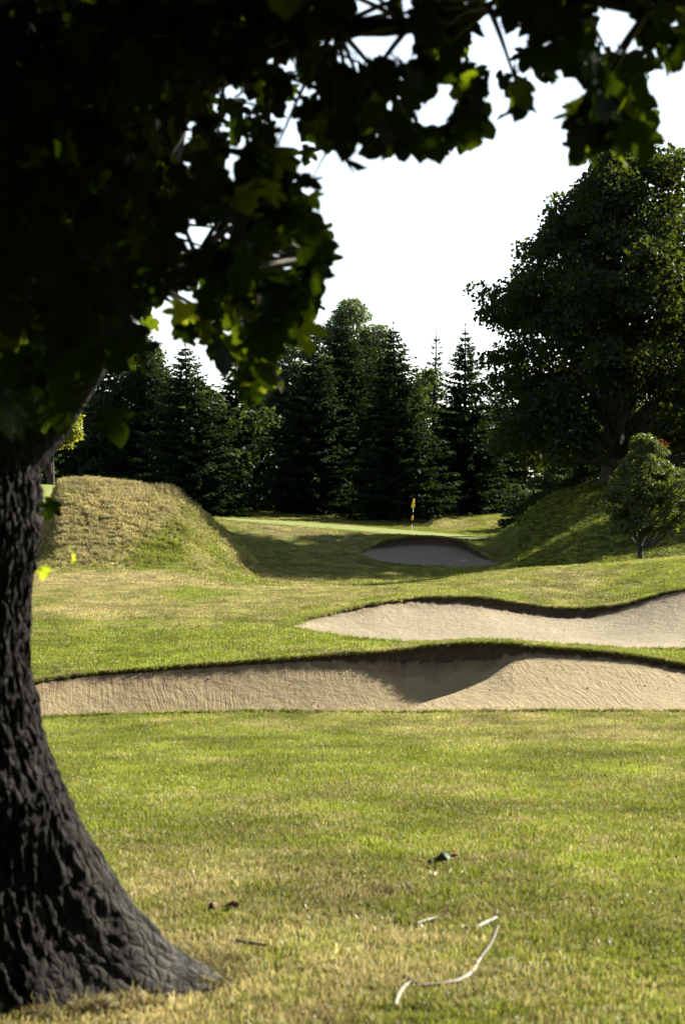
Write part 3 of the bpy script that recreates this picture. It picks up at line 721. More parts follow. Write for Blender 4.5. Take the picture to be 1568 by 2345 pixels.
broadleaf('broadleaf_tree', 'unseen broadleaf tree beyond the rowan, added for its shade', (23.4, 100.0, float(ground_z(23.4, 100.0)[0])), 15.0,
    [(.12, 4.4), (.45, 6.2), (.7, 5.8), (.9, 3.6), (1.0, 1)], 200, (.9, 1.5), 150, (.28, .21), M_SYC, M_BARKD, 25, limbs=20, trunk_r=.35)  # out of view, added to cast shade over the right mound
for px, Y, h, w, lab, sd, mt in [(1270, 126, 3.4, 1.7, 'leafy bush at the foot of the big sycamore', 20, M_SHADE), (1335, 124, 2.6, 1.3, 'low bush behind the top of the right mound', 21, M_SYC),
                          (1200, 132, 3.0, 1.8, 'shaded bush in the hollow below the sycamore', 22, M_SHADE),
                          (1440, 122, 5.2, 2.4, 'tall dark bush behind the big sycamore trunk, above the rowan', 23, M_SHADE), (1545, 121, 5.8, 2.8, 'tall dark bush behind the rowan at the picture edge', 24, M_SHADE), (1660, 120, 6.0, 3.0, 'unseen tall bush beyond the mound, added for its shade', 26, M_SHADE)]:  # last bush is out of view, added to shade the mound
    broadleaf('shrub', lab, ground_at(px, Y), h, [(.05, w), (.5, w * 1.05), (.8, w * .7), (1.0, w * .3)], 34, (.45, .8), 500, (.17, .12), mt, M_BARKD, sd, trunk_r=.08, limbs=10, cat='shrub')
# dark undergrowth under the whole tree line
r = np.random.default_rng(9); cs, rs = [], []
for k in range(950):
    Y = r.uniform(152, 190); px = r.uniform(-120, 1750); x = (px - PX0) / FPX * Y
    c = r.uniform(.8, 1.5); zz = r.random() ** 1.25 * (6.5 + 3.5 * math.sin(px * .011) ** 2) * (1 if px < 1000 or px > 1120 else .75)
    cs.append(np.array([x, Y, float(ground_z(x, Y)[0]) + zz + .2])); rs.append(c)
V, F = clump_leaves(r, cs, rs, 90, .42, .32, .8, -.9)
tag(obj('undergrowth', np_mesh('undergrowth', V, F), M_SHADE), 'dark tangled undergrowth below the trees', 'undergrowth', kind='stuff')

# small rowan in front of the right mound
rb = ground_at(1464, 72)
u = 72 / FPX; Hr = ZC - (1000 - PY0) * u - rb[2]
def fr(row): return (ZC - (row - PY0) * u - rb[2]) / Hr
row_t = broadleaf('rowan_tree', 'small round-headed rowan with a thin trunk and a reddening tip', rb, Hr,
    [(fr(1212), 70 * u, 100 * u), (fr(1180), 100 * u, 135 * u), (fr(1130), 88 * u, 140 * u), (fr(1080), 82 * u, 130 * u), (fr(1050), 42 * u, 105 * u), (fr(1020), 10 * u, 75 * u), (fr(995), -25 * u, 62 * u)],
    170, (.12, .42), 1900, (.15, .050), M_ROWAN, M_BARKD, 33, trunk_r=.105, fork=.36, shell=.10, limbs=26, flat=.8)
r = np.random.default_rng(4); p = np.array(world_pt(1512, 1012, 72)) - np.array(rb)
V, F = clump_leaves(r, [p, p + [.08, 0, -.1], p + [-.1, .05, -.14]], [.13, .2, .17], 1300, .08, .03, .9, -.9)
tag(obj('leaf_spray', np_mesh('leaf_spray', V, F), M_RED, row_t), 'orange-red leaves at the top')

# ------------------------------------------------------------------ flagstick
fb = world_pt(942, 1217, 121.5); gz = float(ground_z(fb.x, fb.y)[0])
flag = empty('flagstick', (fb.x, fb.y, gz)); tag(flag, 'golf flagstick with drooping yellow flag on the far green', 'flagstick')
ft = world_pt(947.5, 1142, 121.5); axis = Vector((ft.x - fb.x, 0, ft.z - gz)); Hf = axis.length
flag.rotation_euler = (0, math.atan2(axis.x, axis.z), 0)
M_WHITE = make_plain('pole_white', (.75, .75, .72), (.82, .82, .8), 6, .4, .05, .002)
M_BLACK = make_plain('pole_black', (.012, .012, .014), (.02, .02, .02), 6, .4, .05, .002)
M_YEL = make_plain('flag_yellow', (.80, .56, .03), (.88, .66, .06), 5, .7, .3, .01)
M_ORG = make_plain('marker_orange', (.75, .33, .02), (.85, .45, .04), 5, .6, .3, .01)
for a, b, m in [(0, .24, M_WHITE), (.24, .44, M_BLACK), (.44, .60, M_BLACK), (.60, .78, M_WHITE), (.78, 1.0, M_WHITE)]:
    V, F = tube([[0, 0, a * Hf], [0, 0, (a + b) / 2 * Hf], [0, 0, b * Hf - .004]], [.021, .021, .021], 10)
    obj('pole_section', np_mesh('pole_section', V, F, True), m, flag)
def drooped(w, h, z0, mat, nm):
    nu, nv = 16, 14; U, Vv = np.meshgrid(np.linspace(0, 1, nu), np.linspace(0, 1, nv))
    wd = w * (.25 + .75 * Vv)                      # folds spread out downwards
    x = (U - .62) * wd; y = -.03 - .05 * np.sin(U * 11 + Vv * 2) * (.3 + .7 * Vv); z = z0 - h * Vv - .12 * h * (1 - U) * Vv
    P = np.stack([x, y, z], -1).reshape(-1, 3); a, b = np.meshgrid(np.arange(nv - 1), np.arange(nu - 1), indexing='ij')
    F = np.stack([a * nu + b, a * nu + b + 1, (a + 1) * nu + b + 1, (a + 1) * nu + b], -1).reshape(-1, 4)
    o = obj(nm, np_mesh(nm, P, F, True), mat, flag)
    md = o.modifiers.new('thick', 'SOLIDIFY'); md.thickness = .006; return o
drooped(.24, .46, Hf + .01, M_YEL, 'flag'); drooped(.19, .24, Hf * .50, M_ORG, 'marker_flag')

# ------------------------------------------------------------------ foreground sycamore: trunk, limbs, hanging leaves
TX, TY = -1.38, 7.5
near = empty('sycamore_tree', (TX, TY, 0)); tag(near, 'dark near sycamore with flared bark trunk and overhanging lobed leaves', 'tree')
M_BARKN = None
def make_near_bark():
    m, nt, out = mat_new('near_bark'); N = NT(nt)
    p = N.n('ShaderNodeTexCoord').outputs['Object']
    wv = N.n('ShaderNodeTexNoise'); wv.inputs['Scale'].default_value = 6; N.l(p, wv.inputs['Vector'])
    ad = N.n('ShaderNodeVectorMath', operation='MULTIPLY_ADD'); N.l(wv.outputs[1], ad.inputs[0]); ad.inputs[1].default_value = (.09, .09, .09); N.l(p, ad.inputs[2])
    vo = N.n('ShaderNodeTexVoronoi', feature='DISTANCE_TO_EDGE'); N.l(N.scalev(ad.outputs[0], (24, 24, 10)), vo.inputs['Vector']); vo.inputs['Scale'].default_value = 1.0
    crack = N.ramp(vo.outputs['Distance'], [(.0, 0.0), (.22, 1.0)])
    n1 = N.noise(3.0, 6, .65, p); n2 = N.noise(1.0, 6, .75, N.scalev(p, (40, 40, 16))); n3 = N.noise(90, 3, .6, p)
    c = N.mix(N.math('MULTIPLY', crack, n2), (.002, .0015, .0012), (.011, .009, .0065))
    c = N.mix(N.ramp(N.math('ADD', N.math('MULTIPLY', n1, .6), N.math('MULTIPLY', n3, .4)), [(.54, 0.0), (.66, .6)]), c, (.032, .029, .023))
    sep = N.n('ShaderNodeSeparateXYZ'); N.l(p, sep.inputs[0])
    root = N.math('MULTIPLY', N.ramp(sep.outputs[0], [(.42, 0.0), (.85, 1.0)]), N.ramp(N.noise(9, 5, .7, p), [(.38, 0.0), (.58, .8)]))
    c = N.mix(root, c, (.10, .095, .078))  # pale blotches put the dappled sun on the right root into the colour
    c = N.mix(N.ramp(N.noise(5, 4, .6, p), [(.62, 0.0), (.72, .5)]), c, (.035, .040, .007))
    b = N.n('ShaderNodeBsdfPrincipled'); N.l(c, b.inputs['Base Color']); b.inputs['Roughness'].default_value = .85
    b.inputs['Specular IOR Level'].default_value = .08
    h = N.math('ADD', N.math('MULTIPLY', crack, .8), N.math('ADD', n2, N.math('MULTIPLY', n3, .3)))
    N.l(N.bump(h, 1.0, .03), b.inputs['Normal']); N.l(b.outputs[0], out.inputs[0]); return m
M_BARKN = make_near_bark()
# right-hand outline of the trunk in the photo: (row, column)
EDGE = [(300, 120), (700, 98), (900, 90), (1000, 86), (1100, 88), (1200, 93), (1250, 86), (1300, 78), (1400, 66), (1500, 66), (1560, 76), (1640, 90), (1700, 105), (1800, 142), (1900, 195), (2000, 256), (2100, 332), (2150, 378), (2200, 440), (2240, 520), (2300, 600)]
def trunk_mesh():
    k, n = 420, 360
    rows = np.linspace(2300, 300, k); zz = ZC - (rows - PY0) / FPX * TY
    ex = (curve1(EDGE, rows) - PX0) / FPX * TY
    rx = ex - TX                                     # reach of the trunk towards the right
    a = np.linspace(0, 2 * np.pi, n, endpoint=False)[None]
    core = np.clip(.40 + .0 * zz, .36, .5) + np.clip(.55 - zz, 0, 1) ** 2 * .55
    core = np.minimum(core, rx)[:, None]
    def lobe(c, w): return np.exp(-(((a - c + np.pi) % (2 * np.pi) - np.pi) / w) ** 2)
    R = core + (rx[:, None] - core) * lobe(0.0, .42)
    fl = np.clip(.5 - zz, 0, 1)[:, None] ** 2
    R = R + fl * (.55 * lobe(-1.75, .5) + .5 * lobe(2.3, .5) + .7 * lobe(3.6, .5) + .25 * lobe(-.8, .3))
    X0, Y0 = np.cos(a) * R, np.sin(a) * R
    s_ = a * .42
    tw = a + .25 * (fbm(zz[:, None] * 2 + 0 * a, 0 * a, 0, 5, 2) - .5)
    ridge = fbm(np.cos(tw) * 18 + 40, np.sin(tw) * 18 + 40, zz[:, None] * 7, 51, 4)
    plate = np.abs(fbm(np.cos(tw) * 11 + 30, np.sin(tw) * 11 + 30, zz[:, None] * 3.4, 61, 2) - .5) * 2
    fine = fbm(np.cos(tw) * 40 + 70, np.sin(tw) * 40 + 70, zz[:, None] * 22, 71, 2)
    disp = .030 * (ridge - .5) - .008 * np.exp(-(plate / .06) ** 2) + .026 * (fine - .5)
    X0, Y0 = np.cos(a) * (R + disp), np.sin(a) * (R + disp)
    V = np.stack([X0, Y0, np.broadcast_to(zz[:, None], X0.shape)], -1).reshape(-1, 3)
    i, j = np.meshgrid(np.arange(k - 1), np.arange(n), indexing='ij'); j2 = (j + 1) % n
    F = np.stack([i * n + j, i * n + j2, (i + 1) * n + j2, (i + 1) * n + j], -1).reshape(-1, 4)
    return np_mesh('trunk', V, F, True)
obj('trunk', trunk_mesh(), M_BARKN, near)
NB = np.array([TX, TY, 0])
def limb(pts, r0, r1, n=14, name='limb'):
    P = np.array([np.array(world_pt(p[0], p[1], p[2] * .92)) for p in pts]); t = np.linspace(0, 1, len(P)); tt = np.linspace(0, 1, n)
    Q = np.stack([curve1(np.stack([t, P[:, i]], -1), tt) for i in range(3)], -1) - NB
    V, F = tube(Q, r0 + (r1 - r0) * tt ** .8, 14, .3, int(pts[0][0]))
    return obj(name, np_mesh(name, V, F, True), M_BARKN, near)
limb([(-60, 1000, 8.15), (80, 860, 8.1), (190, 700, 7.9), (270, 520, 7.6), (330, 300, 7.2), (400, -60, 6.9)], .24, .10)
limb([(240, 600, 7.7), (330, 380, 7.3), (420, 230, 6.9), (520, 140, 6.5), (640, 90, 6.2), (770, 64, 5.9), (940, 58, 5.6), (1120, 20, 5.4)], .085, .012, 22)
limb([(330, 320, 7.2), (480, 60, 6.8), (700, -120, 6.2), (1000, -120, 5.6), (1300, -20, 5.3), (1540, 40, 5.2)], .08, .010, 20)
limb([(-120, 700, 8.2), (-40, 420, 8.0), (60, 150, 7.8), (120, -200, 7.6)], .2, .1)
limb([(-160, 600, 8.3), (-300, 300, 8.6), (-500, -100, 9.0)], .17, .08)
limb([(180, 760, 7.9), (320, 640, 7.2), (450, 590, 6.8), (600, 570, 6.4), (720, 600, 6.2)], .04, .006, 14, 'branch')

# one palmate leaf, curled and with its stalk; a few shapes shared by all leaves
HALF = [(.0, .0), (.15, -.10), (.33, -.09), (.47, .01), (.41, .12), (.30, .20), (.44, .25), (.57, .36), (.61, .53), (.47, .55), (.28, .48), (.25, .53), (.31, .67), (.22, .82), (.10, .92), (.0, 1.03)]
def leaf_mesh(seed):
    r = np.random.default_rng(seed)
    pts = [(x * r.uniform(.92, 1.08), y + r.normal(0, .012)) for x, y in HALF]
    left = [(-x * r.uniform(.88, 1.1), y + r.normal(0, .015)) for x, y in HALF[1:-1]]
    ring = np.array(pts + left[::-1]); c = np.array([[0, .36]])
    P2 = np.concatenate([c, ring]); x, y = P2[:, 0], P2[:, 1] - .4
    bend, cup = r.uniform(.25, .6), r.uniform(-.35, .45)
    z = -bend * y * y - cup * np.abs(x) + .05 * np.sin(x * 9 + seed) + .04 * np.sin(y * 11)
    V = np.stack([x, y, z], -1); n = len(ring)
    F = np.array([[0, 1 + i, 1 + (i + 1) % n] for i in range(n)])
    st = V[1]; w = .012
    S = np.array([st + [-w, 0, 0], st + [w, 0, 0], st + [w, -.55, .12], st + [-w, -.55, .12]])
    V = np.concatenate([V, S]); k = n + 1
    me = np_mesh('leaf', V, [F, np.array([[k, k + 1, k + 2, k + 3]])]); return me
def make_leaf_mat():
    m, nt, out = mat_new('near_leaves'); N = NT(nt)
    oi = N.n('ShaderNodeObjectInfo').outputs['Random']; isl = N.n('ShaderNodeNewGeometry').outputs['Random Per Island']
    f = N.math('FRACT', N.math('ADD', oi, isl))
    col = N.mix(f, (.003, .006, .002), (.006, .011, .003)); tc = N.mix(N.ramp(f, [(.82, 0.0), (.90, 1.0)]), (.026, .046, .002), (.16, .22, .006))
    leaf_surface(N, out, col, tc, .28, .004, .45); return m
M_LEAF = make_leaf_mat()
LEAFS = [leaf_mesh(k) for k in range(8)]
for me in LEAFS: me.materials.append(M_LEAF)

def in_poly(px, py, poly):
    p = np.asarray(poly, float); x, y = np.asarray(px), np.asarray(py); c = np.zeros(x.shape, bool)
    j = len(p) - 1
    for i in range(len(p)):
        xi, yi = p[i]; xj, yj = p[j]
        if yi != yj: c ^= ((yi > y) != (yj > y)) & (x < (xj - xi) * (y - yi) / (yj - yi) + xi)
        j = i
    return c
MASS = [(-60, -80), (1640, -80), (1640, 100), (1545, 150), (1530, 240), (1500, 330), (1430, 360), (1370, 375), (1300, 350), (1265, 260), (1230, 275), (1165, 270), (1140, 240), (1110, 320), (1070, 335), (1000, 360), (940, 360), (900, 350),
        (830, 380), (790, 415), (735, 430), (750, 520), (755, 620), (725, 700), (695, 775), (640, 790), (620, 880), (585, 920), (540, 890), (490, 840), (470, 760), (420, 770), (380, 800), (300, 830), (235, 830), (210, 760), (160, 940), (60, 1000), (-60, 1000)]
HOLES = [[(745, 60), (860, 75), (930, 20), (900, -60), (830, 30)], [(740, 85), (830, 90), (930, 75), (930, 110), (830, 130), (790, 125)], [(1085, 90), (1130, 60), (1190, 60), (1170, 110), (1130, 180), (1135, 240), (1160, 280), (1110, 150)],
         [(1365, 30), (1450, 10), (1450, 90), (1390, 110)], [(1010, 190), (1060, 210), (1020, 260), (990, 290), (960, 270)], [(640, 250), (680, 270), (690, 325), (655, 345), (640, 300)], [(480, 195), (520, 225), (600, 245), (560, 205)],
         [(710, 370), (790, 350), (830, 400), (760, 420)], [(420, 545), (470, 540), (480, 575), (430, 590)], [(365, 700), (420, 660), (440, 680), (400, 740), (390, 790), (370, 780)], [(1470, 190), (1510, 180), (1520, 230), (1490, 240)], [(1200, 170), (1260, 230), (1290, 210), (1330, 190), (1300, 250), (1250, 260)], [(515, 350), (535, 355), (545, 395), (525, 400)]]
r = np.random.default_rng(77)
LP = []                                              # (column, row, depth, size, tip direction or None, normal or None)
ring = [(math.cos(a), math.sin(a)) for a in np.linspace(0, 2 * np.pi, 8, endpoint=False)]
RAS = 4.0; mx, my = np.meshgrid(np.arange(-100, 1700, RAS), np.arange(-120, 1040, RAS)); mask = in_poly(mx, my, MASS)
for h in HOLES: mask &= ~in_poly(mx, my, h)
for k in range(46):
    hx, hy = (r.uniform(380, 760), r.uniform(70, 620)) if k < 24 else (r.uniform(760, 1540), r.uniform(0, 320)) if k < 40 else (r.uniform(200, 640), r.uniform(600, 800))
    mask &= ((mx - hx) / r.uniform(6, 17)) ** 2 + ((my - hy) / r.uniform(6, 17)) ** 2 > 1
n = 8600; gx, gy = r.uniform(-60, 1640, n), r.uniform(-80, 1000, n)
gY = np.where(gx < 760, r.uniform(4.9, 7.4, n), r.uniform(4.5, 6.3, n)); gY = np.where((gx < 420) & (r.random(n) < .4), r.uniform(7.2, 9.5, n), gY)
gs = .055 + .065 * r.random(n) ** 1.2 + .02 * (gx < 380); grad = gs * .5 * FPX / gY; ok = np.ones(n, bool); gm = grad * r.uniform(.05, .85, n)
for cx, cy in ring + [(0, 0)]:
    hx, hy = gx + cx * grad * .62, gy + cy * grad * .62
    for h in HOLES: ok &= ~in_poly(hx, hy, h)
    a, b = ((gx + cx * gm + 100) / RAS).astype(int), ((gy + cy * gm + 120) / RAS).astype(int)
    ok &= mask[np.clip(b, 0, mask.shape[0] - 1), np.clip(a, 0, mask.shape[1] - 1)]
thin = r.random(n); ok &= np.where(gx > 760, thin < .55, np.where((gx > 400) & (gy > 60) & (gy < 600), thin < .72, True))
LP = [tuple(map(float, q_)) for q_ in zip(gx[ok], gy[ok], gY[ok], gs[ok])][:2300]
SPEC = [(1193, 235, 5.0, .085), (1345, 285, 4.8, .125), (1430, 265, 4.8, .14), (1320, 255, 4.9, .1), (1385, 305, 4.8, .11), (1470, 250, 5.0, .12), (415, 722, 5.6, .09), (665, 748, 5.2, .075), (268, 820, 6.0, .11), (265, 965, 6.2, .14), (145, 925, 6.4, .15), (590, 860, 5.6, .13), (560, 800, 5.6, .15), (520, 810, 5.8, .13),
        (115, 1165, 6.6, .075), (168, 1268, 6.6, .06), (102, 1312, 6.7, .05), (705, 655, 5.6, .1), (785, 365, 5.0, .13), (1075, 285, 5.0, .13), (985, 330, 5.0, .11), (930, 320, 5.1, .12), (975, 180, 5.1, .12), (1060, 235, 5.0, .14), (35, 960, 6.6, .14)]
LP = LP + SPEC

def leaf_matrix(x, y, Y, size):
    c = np.array(world_pt(x, y, Y))
    tip = unit(np.array([r.normal(0, .5), r.normal(0, .45), -1.0 + r.normal(0, .35)]))
    nn = r.normal(size=3) + np.array([0, -.9, .35]); nn = nn - tip * np.dot(nn, tip); nn = unit(nn)
    sx = np.cross(tip, nn)
    M = Matrix(((sx[0], tip[0], nn[0], c[0] - NB[0]), (sx[1], tip[1], nn[1], c[1] - NB[1]), (sx[2], tip[2], nn[2], c[2] - NB[2]), (0, 0, 0, 1)))
    return M @ Matrix.Scale(size / 1.1, 4)
mats = [leaf_matrix(*p) for p in LP]
# the 300 that show largest, the special ones first, are leaves of their own; the rest is one mass
area = np.array([(p[3] / p[2]) ** 2 for p in LP]); vis = np.array([0 < p[0] < 1568 and p[1] > 0 for p in LP])
edge_bonus = np.array([(p[0] > 380 or p[1] > 780) for p in LP]) * .0012
score = np.where(vis, area + edge_bonus, 0); score[-len(SPEC):] += 1
top = set(np.argsort(-score)[:300].tolist())
SUNTINT = {len(LP) - len(SPEC) + k for k, p_ in enumerate(SPEC) if p_[:2] in ((415, 722), (665, 748), (268, 820), (168, 1268), (102, 1312), (590, 860), (1320, 255), (705, 655))}
M_SUNTINT, nt_, out_ = mat_new('sunlit_tint_leaves'); leaf_surface(NT(nt_), out_, (.08, .11, .010), (.32, .38, .014), .55, .02, .45)  # brighter, more translucent tint standing in for sunlight on chosen leaves
SUNTINT_LEAF = LEAFS[2].copy(); SUNTINT_LEAF.materials.clear(); SUNTINT_LEAF.materials.append(M_SUNTINT)
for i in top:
    o = obj('leaf', SUNTINT_LEAF if i in SUNTINT else LEAFS[i % 8], None, near); o.matrix_local = mats[i]
    if i in SUNTINT: o['label'] = 'yellow-green leaf tinted brighter to look sunlit'
# thin twigs that carry the leaves
tw_parts = []
anchors = np.array([np.array(world_pt(x, y, Y)) for x, y, Y in [(420, 230, 6.4), (520, 140, 6.0), (640, 90, 5.7), (770, 64, 5.4), (940, 58, 5.2), (1120, 20, 5.0), (1000, -120, 5.2), (1300, -20, 4.9), (1480, 30, 4.8), (320, 640, 6.6), (450, 590, 6.3), (600, 570, 5.9), (720, 600, 5.7), (330, 380, 6.8), (270, 520, 7.0), (190, 700, 7.2)]])
for i in r.permutation(len(LP))[:420]:
    p_ = np.array(world_pt(*LP[i][:3])); a_ = anchors[np.argmin(((anchors - p_) ** 2).sum(1))]
    if np.linalg.norm(p_ - a_) > .5: continue
    ia = int(np.argmin(((anchors - p_) ** 2).sum(1))); t_ = np.linspace(.1, .9, 5); qa = a_ + (p_ - a_) * t_[:, None]
    if not in_poly(PX0 + FPX * qa[:, 0] / qa[:, 1], PY0 - FPX * (qa[:, 2] - ZC) / qa[:, 1] - 12, MASS).all(): continue
    m_ = (p_ + a_) / 2 + [0, 0, .10 * np.linalg.norm(p_ - a_)]
    tw_parts.append(tube(bez(a_ - NB, m_ - NB, p_ - NB, 7), np.linspace(.009, .002, 7), 5))
V, F = merge(tw_parts); o = obj('twigs', np_mesh('twigs', V, F, True), M_BRANCH, near); o['kind'] = 'stuff'
VV, F3_, F4_, off = [], [], [], 0
def add_leaf_geo(M, me_i):
    global off
    v = LEAF_V[me_i] @ np.array(M)[:3, :3].T + np.array(M)[:3, 3]
    VV.append(v); F3_.append(LEAF_T[me_i] + off); F4_.append(LEAF_Q[me_i] + off); off += len(v)
LEAF_V, LEAF_T, LEAF_Q = [], [], []
for me in LEAFS:
    v = np.zeros(len(me.vertices) * 3, np.float32); me.vertices.foreach_get('co', v); LEAF_V.append(v.reshape(-1, 3).astype(float))
    LEAF_T.append(np.array([p.vertices[:] for p in me.polygons if len(p.vertices) == 3])); LEAF_Q.append(np.array([p.vertices[:] for p in me.polygons if len(p.vertices) == 4]))
for i in range(len(LP)):
    if i not in top: add_leaf_geo(mats[i], i % 8)
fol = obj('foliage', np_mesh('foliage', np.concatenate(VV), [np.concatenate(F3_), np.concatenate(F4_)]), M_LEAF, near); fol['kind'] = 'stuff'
# the rest of the crown above, left of and behind the frame; stretched back to block sky light, with no leaves shading visible ground
n = 80000
d = rdir(r, n); rad = r.uniform(.35, 1, n) ** .5
C = d * rad[:, None] * np.array([5.6, 9.0, 4.6]) + np.array([-1.7, 5.6, 6.9])
cl = fbm(C[:, 0] * .9, C[:, 1] * .9, C[:, 2] * .9, 17, 2)
px, py = PX0 + FPX * C[:, 0] / np.maximum(C[:, 1], .3), PY0 - FPX * (C[:, 2] - ZC) / np.maximum(C[:, 1], .3)
inframe = (C[:, 1] > .3) & (px > -70) & (px < 1640) & (py > -40) & (py < 2400)
k_ = 1 / math.tan(SUN_EL); sx, sy = C[:, 0] - k_ * math.sin(SUN_AZ) * C[:, 2], C[:, 1] - k_ * math.cos(SUN_AZ) * C[:, 2]
spx = PX0 + FPX * sx / np.maximum(sy, .3); shades = (sy > 6.2) & (spx > 60) & (spx < 1750)
keep = ~inframe & ~shades & (C[:, 2] > 2.1) & (cl > .26)
C = C[keep]
nearby = (C[:, 1] > 2.0) & (PX0 + FPX * C[:, 0] / np.maximum(C[:, 1], .3) > -900) & (PX0 + FPX * C[:, 0] / np.maximum(C[:, 1], .3) < 2500) & (PY0 - FPX * (C[:, 2] - ZC) / np.maximum(C[:, 1], .3) > -900)
VV, F3_, F4_, off = [], [], [], 0
for i, c in enumerate(C[nearby]):                     # real lobed leaves where a step to the side would show them
    add_leaf_geo(leaf_matrix(PX0 + FPX * c[0] / c[1], PY0 - FPX * (c[2] - ZC) / c[1], c[1], r.uniform(.10, .17)), i % 8)
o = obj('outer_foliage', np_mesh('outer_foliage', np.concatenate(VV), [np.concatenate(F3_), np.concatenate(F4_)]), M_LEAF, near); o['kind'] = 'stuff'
C = C[~nearby]; m = len(C)
V, F = diamonds(C - NB, unit(r.normal(0, .6, (m, 3)) + [0, 0, -.8]), unit(r.normal(size=(m, 3)) + [0, 0, .6]), .2, .19)
o = obj('upper_crown', np_mesh('upper_crown', V, F), M_LEAF, near); o['kind'] = 'stuff'

# ------------------------------------------------------------------ things lying on the lawn
def on_ground(px, py):
    """point on the ground seen at a photo position"""
    Ys = np.linspace(6.5, 30, 1500); x = (px - PX0) / FPX * Ys; zr = ZC - (py - PY0) / FPX * Ys
    g = ground_z(x, Ys); i = int(np.argmax(zr < g)); return np.array([x[i], Ys[i], g[i]])
M_PALE_TW = make_plain('bleached_twig', (.165, .15, .12), (.25, .235, .195), 30, .8, .3, .004)
M_GREY_TW = make_plain('grey_twig', (.07, .06, .05), (.13, .11, .09), 30, .85, .4, .004)
def twig(name, label, pts, rad, mat, lift=.02, parts=()):
    P = np.array([on_ground(*p) for p in pts]); P[:, 2] += lift
    b = P[0].copy(); t = np.linspace(0, 1, len(P)); tt = np.linspace(0, 1, 18)
    Q = np.stack([curve1(np.stack([t, P[:, i]], -1), tt) for i in range(3)], -1) - b
    V, F = tube(Q, np.interp(tt, np.linspace(0, 1, len(rad)), rad), 9, .35, int(pts[0][0])); 
    root = tag(obj(name, np_mesh(name, V, F, True), mat), label, name.replace('_', ' ')); root.location = b
    for nm, pp, rr, mm in parts:
        P2 = np.array([on_ground(*p) for p in pp]); P2[:, 2] += lift
        t2 = np.linspace(0, 1, len(P2)); Q2 = np.stack([curve1(np.stack([t2, P2[:, i]], -1), tt) for i in range(3)], -1) - b
        V, F = tube(Q2, np.interp(tt, np.linspace(0, 1, len(rr)), rr), 8, .35, 3); obj(nm, np_mesh(nm, V, F, True), mm, root)
    return root
twig('fallen_branch', 'bleached curved fallen branch forking at its near end', [(955, 2269), (990, 2268), (1045, 2258), (1080, 2238), (1100, 2205)], [.006, .007, .008, .007, .005], M_PALE_TW, .018,
     [('fork', [(962, 2266), (940, 2262), (915, 2285), (905, 2315)], [.006, .007, .008, .007], M_PALE_TW), ('stub', [(950, 2262), (935, 2252), (925, 2245)], [.006, .005, .004], M_GREY_TW),
      ('tip', [(1100, 2205), (1125, 2170), (1140, 2130)], [.007, .006, .004], M_GREY_TW)])
twig('twig', 'short pale twig just beyond the curved branch', [(1060, 2134), (1090, 2134), (1105, 2128), (1135, 2112)], [.006, .008, .008, .007], M_PALE_TW, .02)
twig('twig', 'pale stick on the straw beside a tan clump', [(955, 2125), (980, 2118), (1000, 2112)], [.005, .007, .006], M_PALE_TW, .02)
twig('twig', 'thin dark stick lying right of the trunk root', [(530, 2165), (565, 2170), (610, 2178)], [.006, .007, .005], M_GREY_TW, .02)
# curled fallen leaf
M_CURL = make_foliage('curled_leaf', (.020, .028, .008), (.045, .055, .018), (.05, .07, .01), .15, .02, .5, 8); 
M_TIP = make_plain('leaf_tip_red', (.30, .05, .015), (.4, .1, .02), 20, .6, .2, .004)
g = on_ground(1008, 1985)
nu, nv = 18, 9; U, Vv = np.meshgrid(np.linspace(-1, 1, nu), np.linspace(-1, 1, nv))
wd = .040 * np.clip(1 - np.abs(U) ** 2.2, .06, 1) * (1 + .25 * np.sin(U * 7))
a = Vv * 1.5
P = np.stack([U * .082 + .006 * np.sin(Vv * 4), np.sin(a) * wd, .016 + .012 * U + np.cos(a) * wd * .75 - .02 * (U + .2) ** 2 * (U < -.2)], -1).reshape(-1, 3)
A, B = np.meshgrid(np.arange(nv - 1), np.arange(nu - 1), indexing='ij')
F = np.stack([A * nu + B, A * nu + B + 1, (A + 1) * nu + B + 1, (A + 1) * nu + B], -1).reshape(-1, 4)
cl_ = obj('fallen_leaf', np_mesh('fallen_leaf', P, F, True), M_CURL); cl_.location = g + np.array([0, 0, .014]); cl_.rotation_euler = (0, math.radians(-8), .15)
tag(cl_, 'dark curled fallen leaf with a reddish stalk end on the lawn', 'fallen leaf')
V, F = tube([[.070, 0, .034], [.083, 0, .033], [.093, -.002, .029]], [.008, .006, .002], 8); obj('stalk', np_mesh('stalk', V, F, True), M_TIP, cl_)
# dry winged seeds and litter
M_SEED = make_plain('dry_seed', (.30, .26, .15), (.42, .37, .24), 30, .6, .2, .004)
def seed_mesh():
    V, F = diamonds(np.array([[0, 0, .018], [.0, 0, .012]]), np.array([[1, .2, .25], [-.5, .3, .1]]), np.array([[0, -.5, 1.], [.2, 0, 1]]), np.array([.045, .02]), np.array([.014, .012])); return np_mesh('winged_seed', V, F)
SM = seed_mesh()
for (x, y, a) in [(1030 * 1, 2003, 1.0), (985, 2006, 2.0), (995, 2010, 1.3), (720, 1853, 1.2), (815, 2110, 2.1), (905, 2168, 2.3), (965, 2130, 2.0), (1000, 1775, .4), (700, 2085, 1.9), (1060, 2045, 2.2), (345, 1755, .6), (1405, 2080, .5), (540, 1955, 1.0), (800, 1960, 1.5), (1130, 1690, .3), (1490, 1905, 1.2)]:
    o = obj('winged_seed', SM, M_SEED); o.location = on_ground(x, y); o.rotation_euler = (.2, -.3, a)
    tag(o, 'tiny pale dry winged seed caught in the lawn', 'seed', 'dry winged seeds on the lawn')
M_DRYL = make_plain('dry_leaf', (.07, .035, .018), (.15, .08, .035), 30, .8, .4, .006)
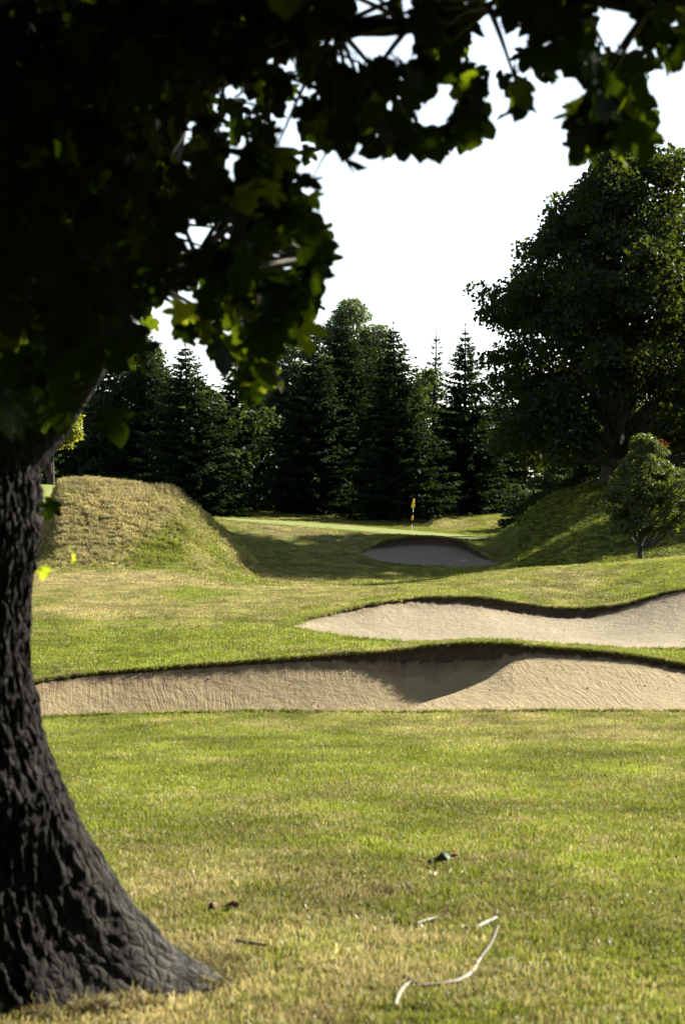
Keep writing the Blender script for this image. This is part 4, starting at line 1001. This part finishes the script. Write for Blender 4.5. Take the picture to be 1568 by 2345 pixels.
for (x, y, sz, lab) in [(1225, 1832, .05, 'small brown dry leaf standing in the right half of the lawn'), (850, 2180, .05, 'dark brown crumpled leaf beside the pale stick'), (510, 2092, .11, 'wide brown crumpled leaf near the trunk root'),
                   (455, 2133, .03, 'tiny reddish leaf scrap against the trunk flare'), (690, 1982, .035, 'small brown leaf scrap in the middle of the lawn'), (1090, 2215, .03, 'dark scrap close to the curved branch'), (1275, 2290, .04, 'lone dark scrap at the bottom of the lawn')]:
    n = 7; A, B = np.meshgrid(np.linspace(-1, 1, n), np.linspace(-1, 1, n)); rr = np.random.default_rng(int(x)).normal(0, .16, (n, n))
    P = np.stack([A * (1 - .35 * B * B), B * (1 - .3 * A * A) * .7, .32 + .25 * A * A + .2 * np.sin(B * 4 + A) + rr], -1).reshape(-1, 3) * sz * .6
    i, j = np.meshgrid(np.arange(n - 1), np.arange(n - 1), indexing='ij')
    F = np.stack([i * n + j, i * n + j + 1, (i + 1) * n + j + 1, (i + 1) * n + j], -1).reshape(-1, 4)
    o = obj('fallen_leaf', np_mesh('fallen_leaf', P, F, True), M_DRYL); o.location = on_ground(x, y); tag(o, lab, 'fallen leaf')

# small dark clods and pebbles on the sand
r = np.random.default_rng(12); OCT = np.array([[1, 0, 0], [-1, 0, 0], [0, 1, 0], [0, -1, 0], [0, 0, 1], [0, 0, -1]], float)
OF = np.array([[0, 2, 4], [2, 1, 4], [1, 3, 4], [3, 0, 4], [2, 0, 5], [1, 2, 5], [3, 1, 5], [0, 3, 5]])
for sand_o, cnt in [(o, c) for o, c in zip([o for o in COL.objects if o.name.startswith('bunker_sand')], (520, 240, 60))]:
    co = np.zeros(len(sand_o.data.vertices) * 3, np.float32); sand_o.data.vertices.foreach_get('co', co); co = co.reshape(-1, 3)
    P = co[r.integers(0, len(co), cnt)] + r.normal(0, .01, (cnt, 3)) * [1, 1, .1]; sz = r.uniform(.004, .014, cnt) * (1 + (r.random(cnt) > .93) * 1.2)
    V = (P[:, None] + OCT[None] * sz[:, None, None] * r.uniform(.6, 1.2, (cnt, 6, 1))).reshape(-1, 3)
    F = (OF[None] + 6 * np.arange(cnt)[:, None, None]).reshape(-1, 3)
    o = obj('clods', np_mesh('clods', V, F), M_EARTH, sand_o); o['kind'] = 'stuff'

# added foliage screen, unseen, behind and left of the viewpoint, to block sky light
r = np.random.default_rng(21); cs, rs = [], []
for k in range(420):
    a = math.radians(r.uniform(105, 285)); d_ = r.uniform(9, 13)        # bearing clockwise from the view direction
    cs.append(np.array([math.sin(a) * d_, math.cos(a) * d_ + 3, r.uniform(.3, 10.5)])); rs.append(r.uniform(.9, 1.5))
V, F = clump_leaves(r, cs, rs, 55, .42, .36, .9, -1.0)
tag(obj('foliage', np_mesh('foliage', V, F), M_SHADE), 'added unseen foliage screen behind the viewpoint, blocking sky light', 'wood', kind='stuff')
